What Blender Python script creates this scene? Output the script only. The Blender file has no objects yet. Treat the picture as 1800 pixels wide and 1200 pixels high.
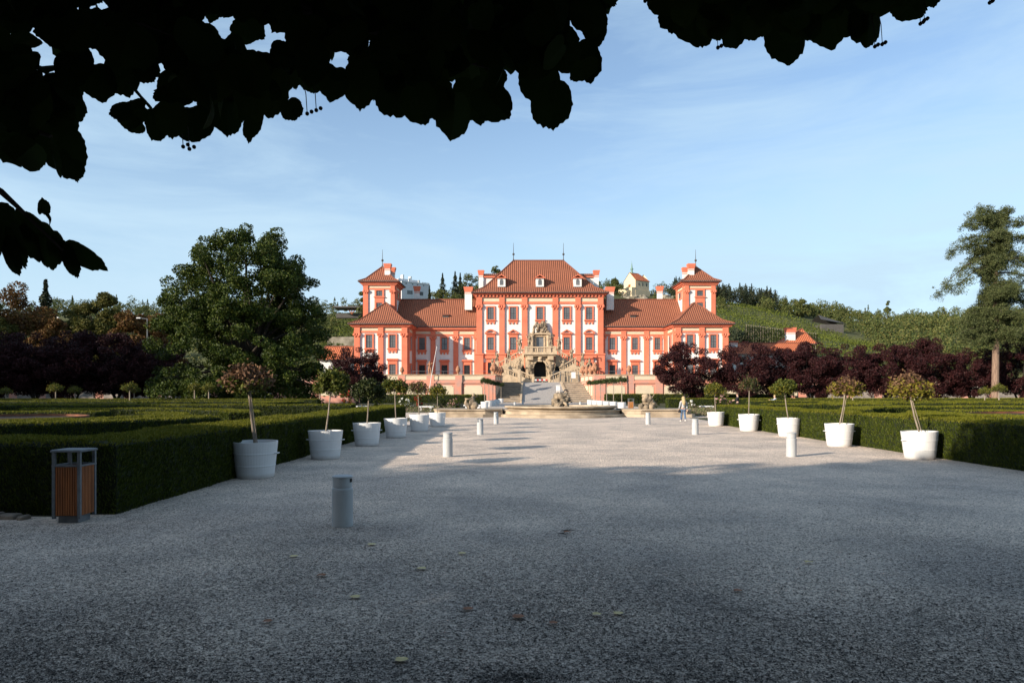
import bpy, math, random
import numpy as np
from math import sin, cos, pi, radians
SC = bpy.context.scene
COL = SC.collection
rng = np.random.default_rng(11)
random.seed(11)
SUN_E, SKY_S, EXPO, CLOUD, CLOUD_C, SHADE_S = 5.0, 0.135, 0.75, 0.85, (2.65, 3.6, 4.35, 1), 1.0

# ---------------------------------------------------------------- camera measures
F, EYE = 1200.0, 1.65
def PX(px, Y): return (px - 900.0) * Y / F
def PZ(py, Y): return EYE - (py - 690.0) * Y / F

# ---------------------------------------------------------------- materials
def new_mat(name):
    m = bpy.data.materials.new(name); m.use_nodes = True
    nt = m.node_tree
    return m, nt, nt.nodes, nt.links, nt.nodes['Principled BSDF']

def M(name, c1, c2=None, scale=2.0, rough=0.8, bump=0.0, bscale=None, metal=0.0, detail=6.0, stretch=None, spec=0.3, lo=0.35, hi=0.65):
    m, nt, N, L, b = new_mat(name)
    b.inputs['Roughness'].default_value = rough
    b.inputs['Metallic'].default_value = metal
    b.inputs['Specular IOR Level'].default_value = spec
    if c2 is None: c2 = tuple(x * 0.82 for x in c1)
    c1 = tuple(x * 0.84 for x in c1); c2 = tuple(x * 0.84 for x in c2)
    tc = N.new('ShaderNodeTexCoord'); src = tc.outputs['Object']
    if stretch:
        mp = N.new('ShaderNodeMapping'); mp.inputs['Scale'].default_value = stretch
        L.new(src, mp.inputs['Vector']); src = mp.outputs['Vector']
    no = N.new('ShaderNodeTexNoise'); no.inputs['Scale'].default_value = scale; no.inputs['Detail'].default_value = detail
    L.new(src, no.inputs['Vector'])
    rp = N.new('ShaderNodeValToRGB')
    rp.color_ramp.elements[0].position = lo; rp.color_ramp.elements[0].color = (*c2, 1)
    rp.color_ramp.elements[1].position = hi; rp.color_ramp.elements[1].color = (*c1, 1)
    L.new(no.outputs['Fac'], rp.inputs['Fac']); L.new(rp.outputs['Color'], b.inputs['Base Color'])
    if bump:
        n2 = N.new('ShaderNodeTexNoise'); n2.inputs['Scale'].default_value = bscale or scale * 6; n2.inputs['Detail'].default_value = 5
        L.new(src, n2.inputs['Vector'])
        bp = N.new('ShaderNodeBump'); bp.inputs['Strength'].default_value = bump; bp.inputs['Distance'].default_value = 0.05
        L.new(n2.outputs['Fac'], bp.inputs['Height']); L.new(bp.outputs['Normal'], b.inputs['Normal'])
    return m

def leafM(name, cols, rough=0.55, transl=0.22, spec=0.15):
    cols = [tuple(x * 0.88 for x in c) for c in cols]
    m, nt, N, L, b = new_mat(name)
    g = N.new('ShaderNodeNewGeometry')
    rp = N.new('ShaderNodeValToRGB'); rp.color_ramp.interpolation = 'LINEAR'
    els = rp.color_ramp.elements
    while len(els) < len(cols): els.new(0.5)
    for i, c in enumerate(cols):
        els[i].position = i / (len(cols) - 1); els[i].color = (*c, 1)
    L.new(g.outputs['Random Per Island'], rp.inputs['Fac'])
    L.new(rp.outputs['Color'], b.inputs['Base Color'])
    b.inputs['Roughness'].default_value = rough
    b.inputs['Specular IOR Level'].default_value = spec
    if transl:
        t = N.new('ShaderNodeBsdfTranslucent'); L.new(rp.outputs['Color'], t.inputs['Color'])
        mx = N.new('ShaderNodeMixShader'); mx.inputs['Fac'].default_value = transl
        L.new(b.outputs['BSDF'], mx.inputs[1]); L.new(t.outputs['BSDF'], mx.inputs[2])
        L.new(mx.outputs['Shader'], N['Material Output'].inputs['Surface'])
    return m

def roofM(name, c1, c2, c3, period=0.42):
    m, nt, N, L, b = new_mat(name)
    b.inputs['Roughness'].default_value = 0.85; b.inputs['Specular IOR Level'].default_value = 0.2
    uv = N.new('ShaderNodeUVMap')
    wv = N.new('ShaderNodeTexWave'); wv.wave_type = 'BANDS'; wv.bands_direction = 'X'
    wv.inputs['Scale'].default_value = 0.314 / period
    wv.inputs['Distortion'].default_value = 0.0
    L.new(uv.outputs['UV'], wv.inputs['Vector'])
    w2 = N.new('ShaderNodeTexWave'); w2.wave_type = 'BANDS'; w2.bands_direction = 'Y'; w2.wave_profile = 'SAW'
    w2.inputs['Scale'].default_value = 0.314 / 0.45; w2.inputs['Distortion'].default_value = 0.4
    L.new(uv.outputs['UV'], w2.inputs['Vector'])
    no = N.new('ShaderNodeTexNoise'); no.inputs['Scale'].default_value = 0.35; no.inputs['Detail'].default_value = 8
    L.new(uv.outputs['UV'], no.inputs['Vector'])
    n3 = N.new('ShaderNodeTexNoise'); n3.inputs['Scale'].default_value = 3.0; n3.inputs['Detail'].default_value = 3
    L.new(uv.outputs['UV'], n3.inputs['Vector'])
    ad = N.new('ShaderNodeMath'); ad.operation = 'ADD'
    L.new(no.outputs['Fac'], ad.inputs[0]); L.new(n3.outputs['Fac'], ad.inputs[1])
    hf = N.new('ShaderNodeMath'); hf.operation = 'MULTIPLY'; hf.inputs[1].default_value = 0.5
    L.new(ad.outputs[0], hf.inputs[0])
    rp = N.new('ShaderNodeValToRGB')
    rp.color_ramp.elements[0].position = 0.35; rp.color_ramp.elements[0].color = (*c2, 1)
    rp.color_ramp.elements[1].position = 0.65; rp.color_ramp.elements[1].color = (*c1, 1)
    L.new(hf.outputs[0], rp.inputs['Fac'])
    r2 = N.new('ShaderNodeValToRGB')
    r2.color_ramp.elements[0].position = 0.08; r2.color_ramp.elements[0].color = (1, 1, 1, 1)
    r2.color_ramp.elements[1].position = 0.45; r2.color_ramp.elements[1].color = (0, 0, 0, 1)
    L.new(wv.outputs['Fac'], r2.inputs['Fac'])
    mx = N.new('ShaderNodeMixRGB'); mx.inputs[2].default_value = (*c3, 1)
    L.new(r2.outputs['Color'], mx.inputs['Fac']); L.new(rp.outputs['Color'], mx.inputs[1])
    L.new(mx.outputs['Color'], b.inputs['Base Color'])
    a2 = N.new('ShaderNodeMath'); a2.operation = 'MULTIPLY_ADD'; a2.inputs[1].default_value = 0.35
    L.new(w2.outputs['Fac'], a2.inputs[0]); L.new(wv.outputs['Fac'], a2.inputs[2])
    bp = N.new('ShaderNodeBump'); bp.inputs['Strength'].default_value = 0.8; bp.inputs['Distance'].default_value = 0.12
    L.new(a2.outputs[0], bp.inputs['Height']); L.new(bp.outputs['Normal'], b.inputs['Normal'])
    return m

def gravelM(name, light, dark, warm):
    light, dark, warm = [tuple(x * 1.0 for x in c) for c in (light, dark, warm)]
    m, nt, N, L, b = new_mat(name)
    b.inputs['Roughness'].default_value = 0.95; b.inputs['Specular IOR Level'].default_value = 0.15
    tc = N.new('ShaderNodeTexCoord')
    v = N.new('ShaderNodeTexVoronoi'); v.inputs['Scale'].default_value = 62
    L.new(tc.outputs['Object'], v.inputs['Vector'])
    v2 = N.new('ShaderNodeTexVoronoi'); v2.inputs['Scale'].default_value = 21
    L.new(tc.outputs['Object'], v2.inputs['Vector'])
    bw = N.new('ShaderNodeSeparateColor'); L.new(v.outputs['Color'], bw.inputs['Color'])
    rp = N.new('ShaderNodeValToRGB')
    e = rp.color_ramp.elements
    e[0].position = 0.0; e[0].color = (*dark, 1); e[1].position = 1.0; e[1].color = (*light, 1)
    k = e.new(0.45); k.color = tuple((a * 0.4 + c * 0.6) for a, c in zip(dark, light)) + (1,)
    L.new(bw.outputs['Red'], rp.inputs['Fac'])
    no = N.new('ShaderNodeTexNoise'); no.inputs['Scale'].default_value = 0.55; no.inputs['Detail'].default_value = 9; no.inputs['Roughness'].default_value = 0.62
    L.new(tc.outputs['Object'], no.inputs['Vector'])
    r2 = N.new('ShaderNodeValToRGB'); r2.color_ramp.elements[0].position = 0.36; r2.color_ramp.elements[1].position = 0.68
    r2.color_ramp.elements[0].color = (0.64, 0.65, 0.67, 1); r2.color_ramp.elements[1].color = (1.06, 1.03, 1.0, 1)
    L.new(no.outputs['Fac'], r2.inputs['Fac'])
    mx = N.new('ShaderNodeMixRGB'); mx.blend_type = 'MULTIPLY'; mx.inputs['Fac'].default_value = 1
    L.new(rp.outputs['Color'], mx.inputs[1]); L.new(r2.outputs['Color'], mx.inputs[2])
    # brown clumps: dry leaf crumbs and soil
    n3 = N.new('ShaderNodeTexNoise'); n3.inputs['Scale'].default_value = 7.0; n3.inputs['Detail'].default_value = 6; n3.inputs['Roughness'].default_value = 0.7
    L.new(tc.outputs['Object'], n3.inputs['Vector'])
    r3 = N.new('ShaderNodeValToRGB'); r3.color_ramp.elements[0].position = 0.56; r3.color_ramp.elements[1].position = 0.70
    r3.color_ramp.elements[0].color = (0, 0, 0, 1); r3.color_ramp.elements[1].color = (0.75, 0.75, 0.75, 1)
    L.new(n3.outputs['Fac'], r3.inputs['Fac'])
    m2 = N.new('ShaderNodeMixRGB'); m2.inputs[2].default_value = (*warm, 1)
    L.new(r3.outputs['Color'], m2.inputs['Fac']); L.new(mx.outputs['Color'], m2.inputs[1])
    L.new(m2.outputs['Color'], b.inputs['Base Color'])
    ad = N.new('ShaderNodeMath'); ad.operation = 'MULTIPLY_ADD'; ad.inputs[1].default_value = 1.6
    L.new(v2.outputs['Distance'], ad.inputs[0]); L.new(v.outputs['Distance'], ad.inputs[2])
    bp = N.new('ShaderNodeBump'); bp.inputs['Strength'].default_value = 0.9; bp.inputs['Distance'].default_value = 0.012; bp.invert = True
    L.new(ad.outputs[0], bp.inputs['Height']); L.new(bp.outputs['Normal'], b.inputs['Normal'])
    return m

MT = {}
MT['gravel'] = gravelM('gravel', (0.97, 0.81, 0.665), (0.285, 0.247, 0.213), (0.27, 0.22, 0.18))
MT['path'] = M('path sand', (0.68, 0.58, 0.48), (0.56, 0.48, 0.41), 1.2, 0.95, 0.3, 30)
MT['earth'] = M('earth and grass', (0.06, 0.07, 0.02), (0.045, 0.04, 0.022), 0.6, 0.95, 0.4, 9)
MT['lawn'] = M('parterre grass', (0.06, 0.07, 0.018), (0.05, 0.046, 0.02), 0.9, 0.95, 0.5, 25)
MT['hill'] = M('hill ground', (0.10, 0.105, 0.032), (0.055, 0.065, 0.022), 0.06, 0.95, 0.3, 0.6)
MT['white'] = M('white plaster', (0.77, 0.775, 0.74), (0.70, 0.705, 0.67), 0.5, 0.9, 0.05, 8, lo=0.25, hi=0.6)
MT['cream'] = M('cream plaster', (0.70, 0.60, 0.43), (0.62, 0.54, 0.40), 0.8, 0.9, 0.05, 8)
MT['red'] = M('salmon red plaster', (0.70, 0.212, 0.122), (0.61, 0.175, 0.10), 0.6, 0.85, 0.05, 8, lo=0.3, hi=0.6)
MT['pink'] = M('weathered pink plaster', (0.68, 0.30, 0.21), (0.54, 0.31, 0.25), 0.7, 0.9, 0.15, 10, lo=0.38, hi=0.58)
MT['roof'] = roofM('clay roof tiles', (0.315, 0.118, 0.066), (0.235, 0.088, 0.05), (0.185, 0.068, 0.042))
MT['roof_orange'] = roofM('orange roof tiles', (0.55, 0.17, 0.075), (0.47, 0.14, 0.065), (0.28, 0.08, 0.04))
MT['gutter'] = M('lead gutter', (0.10, 0.095, 0.09), (0.06, 0.06, 0.06), 3, 0.6)
MT['glass'] = M('old window glass', (0.16, 0.165, 0.17), (0.11, 0.115, 0.12), 0.8, 0.12, 0.06, 3, spec=0.8)
MT['darkglass'] = M('dark open window', (0.02, 0.02, 0.022), (0.012, 0.012, 0.012), 1, 0.25, spec=0.5)
MT['bar'] = M('dark glazing bars', (0.05, 0.05, 0.05), None, 4, 0.6)
MT['stone'] = M('sandstone', (0.58, 0.45, 0.305), (0.42, 0.325, 0.22), 1.4, 0.95, 0.5, 14, lo=0.36, hi=0.6)
MT['statue'] = M('weathered statue stone', (0.42, 0.325, 0.22), (0.12, 0.10, 0.075), 2.2, 0.95, 0.6, 9, lo=0.36, hi=0.62)
MT['terracotta'] = M('terracotta', (0.46, 0.22, 0.125), (0.30, 0.15, 0.09), 3, 0.9, 0.4, 12)
MT['fstone'] = M('pale fountain stone', (0.49, 0.395, 0.285), (0.33, 0.26, 0.185), 1.1, 0.9, 0.35, 16, lo=0.4, hi=0.6)
MT['step'] = M('grey steps', (0.34, 0.295, 0.25), (0.21, 0.185, 0.165), 1.5, 0.95, 0.4, 14)
MT['cobble'] = M('grey cobbles', (0.43, 0.40, 0.37), (0.32, 0.30, 0.28), 5, 0.95, 0.5, 9)
MT['water'] = M('fountain water', (0.03, 0.04, 0.04), None, 2, 0.05, 0.1, 4, spec=0.6)
MT['tub'] = M('white painted tub', (0.78, 0.78, 0.77), (0.71, 0.71, 0.70), 3, 0.5, 0.06, 10, stretch=(1, 1, 0.35))
def soil_splash(m):
    # earth splashed on the lowest hand's breadth of the tubs
    nt = m.node_tree; N, L = nt.nodes, nt.links; b = N['Principled BSDF']; src = b.inputs['Base Color'].links[0].from_socket
    tc = N.new('ShaderNodeTexCoord'); sp = N.new('ShaderNodeSeparateXYZ'); L.new(tc.outputs['Object'], sp.inputs['Vector'])
    no = N.new('ShaderNodeTexNoise'); no.inputs['Scale'].default_value = 9; no.inputs['Detail'].default_value = 6; L.new(tc.outputs['Object'], no.inputs['Vector'])
    a = N.new('ShaderNodeMath'); a.operation = 'MULTIPLY_ADD'; a.inputs[1].default_value = -0.09; L.new(no.outputs['Fac'], a.inputs[0]); L.new(sp.outputs['Z'], a.inputs[2])
    r = N.new('ShaderNodeMapRange'); r.inputs['From Min'].default_value = -0.05; r.inputs['From Max'].default_value = 0.05; r.inputs['To Min'].default_value = 0.55; r.inputs['To Max'].default_value = 0.0
    L.new(a.outputs[0], r.inputs['Value']); mx = N.new('ShaderNodeMixRGB'); mx.inputs[2].default_value = (0.30, 0.24, 0.18, 1)
    L.new(r.outputs['Result'], mx.inputs['Fac']); L.new(src, mx.inputs[1]); L.new(mx.outputs['Color'], b.inputs['Base Color'])
soil_splash(MT['tub'])
MT['soil'] = M('dark soil', (0.05, 0.035, 0.025), None, 20, 1, 0.6)
MT['bollard'] = M('pale grey painted metal', (0.50, 0.52, 0.52), (0.44, 0.455, 0.46), 5, 0.55, 0.05, 60, stretch=(1, 1, 0.4))
MT['galv'] = M('galvanised steel', (0.15, 0.16, 0.17), (0.10, 0.11, 0.12), 14, 0.65, 0.03, 40, metal=0.0, spec=0.5)
MT['slat'] = M('orange brown wood', (0.36, 0.115, 0.032), (0.22, 0.07, 0.022), 3, 0.6, 0.15, 8, stretch=(6, 6, 0.6))
MT['slat_pale'] = M('pale orange board', (0.55, 0.24, 0.08), (0.45, 0.19, 0.06), 3, 0.6, 0.1)
MT['black'] = M('black interior', (0.012, 0.012, 0.012), None, 2, 0.7)
MT['bark'] = M('bark', (0.07, 0.055, 0.04), (0.03, 0.024, 0.018), 3, 0.95, 0.8, 8, stretch=(4, 4, 0.8))
MT['darkbark'] = M('dark bark', (0.055, 0.042, 0.036), (0.03, 0.024, 0.02), 3, 0.95, 0.8, 8)
MT['cedarbark'] = M('reddish cedar bark', (0.30, 0.205, 0.145), (0.16, 0.105, 0.08), 3, 0.95, 0.8, 8, stretch=(3, 3, 0.5))
MT['palebark'] = M('pale young bark', (0.36, 0.30, 0.235), (0.22, 0.18, 0.14), 8, 0.9, 0.3, 30, stretch=(3, 3, 0.4))
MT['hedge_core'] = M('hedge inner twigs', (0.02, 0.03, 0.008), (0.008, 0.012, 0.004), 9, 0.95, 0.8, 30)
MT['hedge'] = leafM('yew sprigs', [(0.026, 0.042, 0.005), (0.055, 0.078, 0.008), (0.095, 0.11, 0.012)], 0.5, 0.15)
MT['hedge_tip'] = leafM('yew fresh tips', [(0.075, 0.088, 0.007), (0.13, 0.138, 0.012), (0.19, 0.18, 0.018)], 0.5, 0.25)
MT['oak'] = leafM('oak leaves', [(0.014, 0.030, 0.004), (0.038, 0.062, 0.008), (0.095, 0.115, 0.02)], 0.5, 0.18)
MT['plum'] = leafM('purple plum leaves', [(0.014, 0.004, 0.005), (0.034, 0.010, 0.011), (0.068, 0.021, 0.021)], 0.5, 0.12)
MT['cedar'] = leafM('cedar needles', [(0.026, 0.040, 0.014), (0.07, 0.088, 0.032), (0.14, 0.155, 0.06)], 0.5, 0.1)
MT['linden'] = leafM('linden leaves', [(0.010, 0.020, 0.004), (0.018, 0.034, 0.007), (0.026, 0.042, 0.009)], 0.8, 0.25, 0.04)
MT['wood_far'] = leafM('far wood leaves', [(0.035, 0.054, 0.018), (0.066, 0.09, 0.026), (0.11, 0.125, 0.034), (0.15, 0.135, 0.045)], 0.6, 0.12)
MT['conifer_far'] = leafM('far conifer needles', [(0.016, 0.027, 0.014), (0.03, 0.042, 0.02), (0.055, 0.054, 0.03)], 0.6, 0.08)
MT['vine'] = leafM('vine leaves', [(0.055, 0.08, 0.014), (0.11, 0.14, 0.022), (0.16, 0.175, 0.032)], 0.6, 0.2)
MT['autumn_brown'] = leafM('rust autumn leaves', [(0.07, 0.034, 0.012), (0.14, 0.066, 0.02), (0.11, 0.08, 0.02)], 0.6, 0.15)
MT['autumn_green'] = leafM('yellow green leaves', [(0.04, 0.05, 0.012), (0.085, 0.088, 0.018), (0.13, 0.11, 0.026)], 0.6, 0.2)
MT['std_green'] = leafM('young tree green leaves', [(0.035, 0.05, 0.009), (0.075, 0.095, 0.015), (0.15, 0.15, 0.027)], 0.5, 0.25)
MT['std_dark'] = leafM('young tree dark leaves', [(0.016, 0.026, 0.008), (0.032, 0.045, 0.012), (0.06, 0.068, 0.018)], 0.5, 0.2)
MT['std_brown'] = leafM('withered leaves', [(0.085, 0.045, 0.027), (0.15, 0.082, 0.045), (0.20, 0.12, 0.065)], 0.7, 0.15)
MT['std_yellow'] = leafM('yellowing leaves', [(0.10, 0.10, 0.012), (0.18, 0.16, 0.02), (0.26, 0.20, 0.035)], 0.5, 0.25)
MT['box'] = leafM('topiary leaves', [(0.02, 0.035, 0.009), (0.04, 0.062, 0.015), (0.07, 0.09, 0.022)], 0.5, 0.1)
MT['bed'] = leafM('flower bed leaves', [(0.07, 0.09, 0.03), (0.12, 0.14, 0.05), (0.20, 0.18, 0.10), (0.25, 0.16, 0.13)], 0.6, 0.2)
MT['petal_w'] = leafM('white petals', [(0.8, 0.8, 0.74), (0.85, 0.84, 0.8)], 0.6, 0.2)
MT['petal_r'] = leafM('red petals', [(0.5, 0.03, 0.03), (0.6, 0.08, 0.06)], 0.6, 0.2)
MT['petal_p'] = leafM('pink petals', [(0.55, 0.25, 0.26), (0.62, 0.38, 0.38)], 0.6, 0.2)
MT['corten'] = M('rusted steel', (0.22, 0.085, 0.04), (0.12, 0.05, 0.03), 3, 0.8, 0.2, 12)
MT['pebble'] = leafM('gravel stones', [(0.06, 0.055, 0.05), (0.20, 0.18, 0.16), (0.42, 0.38, 0.34)], 0.9, 0.0, 0.2)
MT['litter'] = leafM('leaf crumbs and shade', [(0.010, 0.010, 0.011), (0.026, 0.025, 0.025), (0.07, 0.062, 0.054)], 0.95, 0.0, 0.1)  # near-black crumbs, also standing in for foreground shade
MT['kerb'] = M('kerb stone', (0.30, 0.25, 0.20), (0.18, 0.15, 0.12), 4, 0.95, 0.5, 20)
MT['dryleaf_y'] = M('yellow fallen leaf', (0.85, 0.70, 0.36), (0.70, 0.54, 0.24), 20, 0.7)
MT['dryleaf_b'] = M('brown fallen leaf', (0.40, 0.17, 0.07), (0.26, 0.10, 0.05), 20, 0.7)
MT['skin'] = M('skin', (0.62, 0.40, 0.30), None, 5, 0.6)
MT['blonde'] = M('blonde hair', (0.62, 0.46, 0.25), (0.45, 0.32, 0.16), 12, 0.6, 0.5, 30, stretch=(4, 4, 0.5))
MT['brownhair'] = M('brown hair', (0.09, 0.05, 0.03), None, 12, 0.6)
MT['jeans'] = M('blue jeans', (0.12, 0.19, 0.30), (0.08, 0.13, 0.22), 14, 0.9)
MT['palejacket'] = M('pale grey jacket', (0.42, 0.43, 0.44), (0.34, 0.35, 0.36), 8, 0.9)
MT['darkcoat'] = M('dark jacket', (0.02, 0.02, 0.025), None, 8, 0.9)
MT['bluetop'] = M('pale blue sweater', (0.40, 0.47, 0.56), None, 8, 0.9)
MT['villa'] = M('white villa walls', (0.72, 0.73, 0.74), (0.66, 0.67, 0.69), 0.3, 0.9)
MT['chapel'] = M('ochre chapel walls', (0.74, 0.60, 0.38), (0.66, 0.54, 0.36), 0.4, 0.9)
MT['copper'] = M('green copper', (0.20, 0.33, 0.27), None, 2, 0.7)
MT['rock'] = M('hill rock', (0.36, 0.32, 0.25), (0.16, 0.14, 0.10), 0.5, 0.95, 0.8, 2)
MT['thatch'] = M('grey roof boards', (0.10, 0.095, 0.09), None, 1, 0.9)
MT['mesh_fence'] = M('site barrier', (0.45, 0.47, 0.48), None, 3, 0.5, metal=0.5)
MT['barrier_r'] = M('red barrier paint', (0.65, 0.05, 0.05), None, 3, 0.5)
MT['barrier_w'] = M('white barrier paint', (0.8, 0.8, 0.8), None, 3, 0.5)

# ---------------------------------------------------------------- mesh building
class MB:
    def __init__(s): s.v = []; s.f = []; s.uv = {}
    def quad(s, a, b, c, d): i = len(s.v); s.v += [a, b, c, d]; s.f.append((i, i+1, i+2, i+3)); return s
    def poly(s, pts, uv=None):
        i = len(s.v); s.v += list(pts); s.f.append(tuple(range(i, i + len(pts))))
        if uv: s.uv[len(s.f) - 1] = uv
        return s
    def box(s, x0, x1, y0, y1, z0, z1):
        i = len(s.v)
        s.v += [(x0,y0,z0),(x1,y0,z0),(x1,y1,z0),(x0,y1,z0),(x0,y0,z1),(x1,y0,z1),(x1,y1,z1),(x0,y1,z1)]
        for q in ((0,3,2,1),(4,5,6,7),(0,1,5,4),(1,2,6,5),(2,3,7,6),(3,0,4,7)): s.f.append(tuple(i+k for k in q))
        return s
    def bevbox(s, x0, x1, y0, y1, z0, z1, b=0.02):
        # box with chamfered vertical edges and top edge
        ring = [(x0+b,y0),(x1-b,y0),(x1,y0+b),(x1,y1-b),(x1-b,y1),(x0+b,y1),(x0,y1-b),(x0,y0+b)]
        cx, cy = (x0+x1)/2, (y0+y1)/2
        def ins(p): return (p[0] + (b if p[0] < cx else -b)*0.8, p[1] + (b if p[1] < cy else -b)*0.8)
        i = len(s.v)
        s.v += [(x,y,z0) for x,y in ring] + [(x,y,z1-b) for x,y in ring] + [(*ins(p), z1) for p in ring]
        for k in range(8):
            n = (k+1) % 8
            s.f += [(i+k,i+n,i+8+n,i+8+k),(i+8+k,i+8+n,i+16+n,i+16+k)]
        s.f += [tuple(i+16+k for k in range(8)), tuple(i+7-k for k in range(8))]
        return s
    def prism(s, pts, y0, y1):
        # closed outline in x,z swept along y
        n = len(pts); i = len(s.v)
        s.v += [(x, y0, z) for x, z in pts] + [(x, y1, z) for x, z in pts]
        s.f.append(tuple(range(i, i+n))); s.f.append(tuple(range(i+2*n-1, i+n-1, -1)))
        for k in range(n):
            m = (k+1) % n; s.f.append((i+k, i+n+k, i+n+m, i+m))
        return s
    def slab(s, pts, z0, z1):
        n = len(pts); i = len(s.v)
        s.v += [(x, y, z0) for x, y in pts] + [(x, y, z1) for x, y in pts]
        s.f.append(tuple(range(i+n, i+2*n))); s.f.append(tuple(range(i+n-1, i-1, -1)))
        for k in range(n):
            m = (k+1) % n; s.f.append((i+k, i+m, i+n+m, i+n+k))
        return s
    def tube(s, pts, rad, n=6, caps=True):
        pts = [np.array(p, float) for p in pts]
        if not hasattr(rad, '__len__'): rad = [rad] * len(pts)
        i = len(s.v); up = np.array((0.31, 0.17, 0.93))
        for k, p in enumerate(pts):
            d = pts[min(k+1, len(pts)-1)] - pts[max(k-1, 0)]; d /= (np.linalg.norm(d) + 1e-9)
            u = np.cross(d, up)
            if np.linalg.norm(u) < 0.1: u = np.cross(d, (1, 0, 0))
            u /= np.linalg.norm(u); w = np.cross(d, u)
            for j in range(n):
                a = 2*pi*j/n; s.v.append(tuple(p + rad[k]*(cos(a)*u + sin(a)*w)))
        for k in range(len(pts)-1):
            for j in range(n):
                a = i+k*n+j; b = i+k*n+(j+1) % n; s.f.append((a, b, b+n, a+n))
        if caps:
            s.f.append(tuple(i+j for j in range(n-1, -1, -1))); s.f.append(tuple(i+(len(pts)-1)*n+j for j in range(n)))
        return s
    def lathe(s, prof, c=(0,0,0), n=24, closed=False):
        i = len(s.v)
        for r, z in prof:
            for j in range(n):
                a = 2*pi*j/n; s.v.append((c[0]+r*cos(a), c[1]+r*sin(a), c[2]+z))
        for k in range(len(prof)-1):
            for j in range(n):
                a = i+k*n+j; b = i+k*n+(j+1) % n; s.f.append((a, b, b+n, a+n))
        if prof[0][0] > 1e-6: s.f.append(tuple(i+j for j in range(n-1, -1, -1)))
        if prof[-1][0] > 1e-6: s.f.append(tuple(i+(len(prof)-1)*n+j for j in range(n)))
        return s
    def blob(s, c, r, seed=0, amp=0.18, nu=10, nv=7):
        if not hasattr(r, '__len__'): r = (r, r, r)
        R = random.Random(seed); ph = [R.uniform(0, 6.28) for _ in range(6)]
        i = len(s.v)
        for k in range(nv+1):
            th = pi*k/nv
            for j in range(nu):
                a = 2*pi*j/nu
                d = 1 + amp*(sin(3*a+ph[0]+2*th)*0.5 + sin(5*th+ph[1]+a)*0.35 + sin(4*a-3*th+ph[2])*0.3) * (sin(th) if k in (0, nv) else 1)
                s.v.append((c[0]+r[0]*d*sin(th)*cos(a), c[1]+r[1]*d*sin(th)*sin(a), c[2]+r[2]*d*cos(th)))
        for k in range(nv):
            for j in range(nu):
                a = i+k*nu+j; b = i+k*nu+(j+1) % nu; s.f.append((a+nu, b+nu, b, a))
        return s

def link(o, parent=None):
    COL.objects.link(o)
    if parent is not None: o.parent = parent
    return o

def raw_mesh(name, V, polys, bulks, mats, uvs=None, smooth=False, origin=(0,0,0)):
    """V, polys: python lists; bulks: list of (V array, F array, material index)."""
    Vs = [np.array(V, float).reshape(-1, 3)] if len(V) else []
    loops, starts, midx = [], [], []
    nl = 0; nv = len(V)
    if len(polys):
        tot = np.array([len(p) for p in polys]); fl = np.fromiter((i for p in polys for i in p), dtype=np.int64)
        loops.append(fl); starts.append(np.concatenate(([0], np.cumsum(tot)[:-1]))); nl = len(fl); midx.append(np.zeros(len(polys), int))
    for (bv, bf, mi) in bulks:
        if len(bf) == 0: continue
        Vs.append(bv); k = bf.shape[1]
        loops.append((bf + nv).ravel()); starts.append(nl + k*np.arange(len(bf))); midx.append(np.full(len(bf), mi))
        nl += bf.size; nv += len(bv)
    A = np.concatenate(Vs) - np.array(origin, float)
    loops = np.concatenate(loops); starts = np.concatenate(starts); midx = np.concatenate(midx)
    me = bpy.data.meshes.new(name)
    me.vertices.add(len(A)); me.vertices.foreach_set('co', A.astype(np.float32).ravel())
    me.loops.add(len(loops)); me.loops.foreach_set('vertex_index', loops.astype(np.int32))
    me.polygons.add(len(starts)); me.polygons.foreach_set('loop_start', starts.astype(np.int32))
    for m in mats: me.materials.append(m)
    me.polygons.foreach_set('material_index', midx.astype(np.int32))
    me.update(calc_edges=True)
    if uvs:
        ul = me.uv_layers.new(name='UVMap'); arr = np.zeros((len(loops), 2), np.float32)
        for fi, uv in uvs.items():
            st = starts[fi]
            for k, c in enumerate(uv): arr[st+k] = c
        ul.data.foreach_set('uv', arr.ravel())
    me.polygons.foreach_set('use_smooth', np.full(len(starts), bool(smooth)))
    me.update()
    return me

ORG = {}
def org(o): return ORG.get(o.name, (0, 0, 0)) if o is not None else (0, 0, 0)
def obj(name, mb, m, parent=None, smooth=False, at=None, bulks=(), mats=None):
    """link ONE mesh object; mesh is given in world coordinates, stored relative to the thing's base."""
    g = org(parent) if parent is not None else (at or (0, 0, 0))
    me = raw_mesh(name, mb.v if mb else [], mb.f if mb else [], list(bulks), mats or [m], mb.uv if mb else None, smooth, g)
    o = bpy.data.objects.new(name, me); link(o, parent)
    ORG[o.name] = g
    if parent is None: o.location = g
    return o
def tag(o, label=None, cat=None, group=None, kind=None):
    if label: o['label'] = label
    if cat: o['category'] = cat
    if group: o['group'] = group
    if kind: o['kind'] = kind
    return o
def thing(name, at, label, cat, group=None):
    o = bpy.data.objects.new(name, None); o.empty_display_size = 0.2; COL.objects.link(o)
    o.location = at; ORG[o.name] = tuple(at)
    return tag(o, label, cat, group)
def copy_tree(o, parent=None):
    c = o.copy(); COL.objects.link(c)
    if parent is not None: c.parent = parent
    for ch in list(o.children): copy_tree(ch, c)
    return c
def place(o, loc, rz=0.0, s=1.0, label=None, sz=None):
    o.location = loc; o.rotation_euler = (0, 0, rz); o.scale = (s, s, sz if sz else s)
    if label: o['label'] = label
    return o

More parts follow.
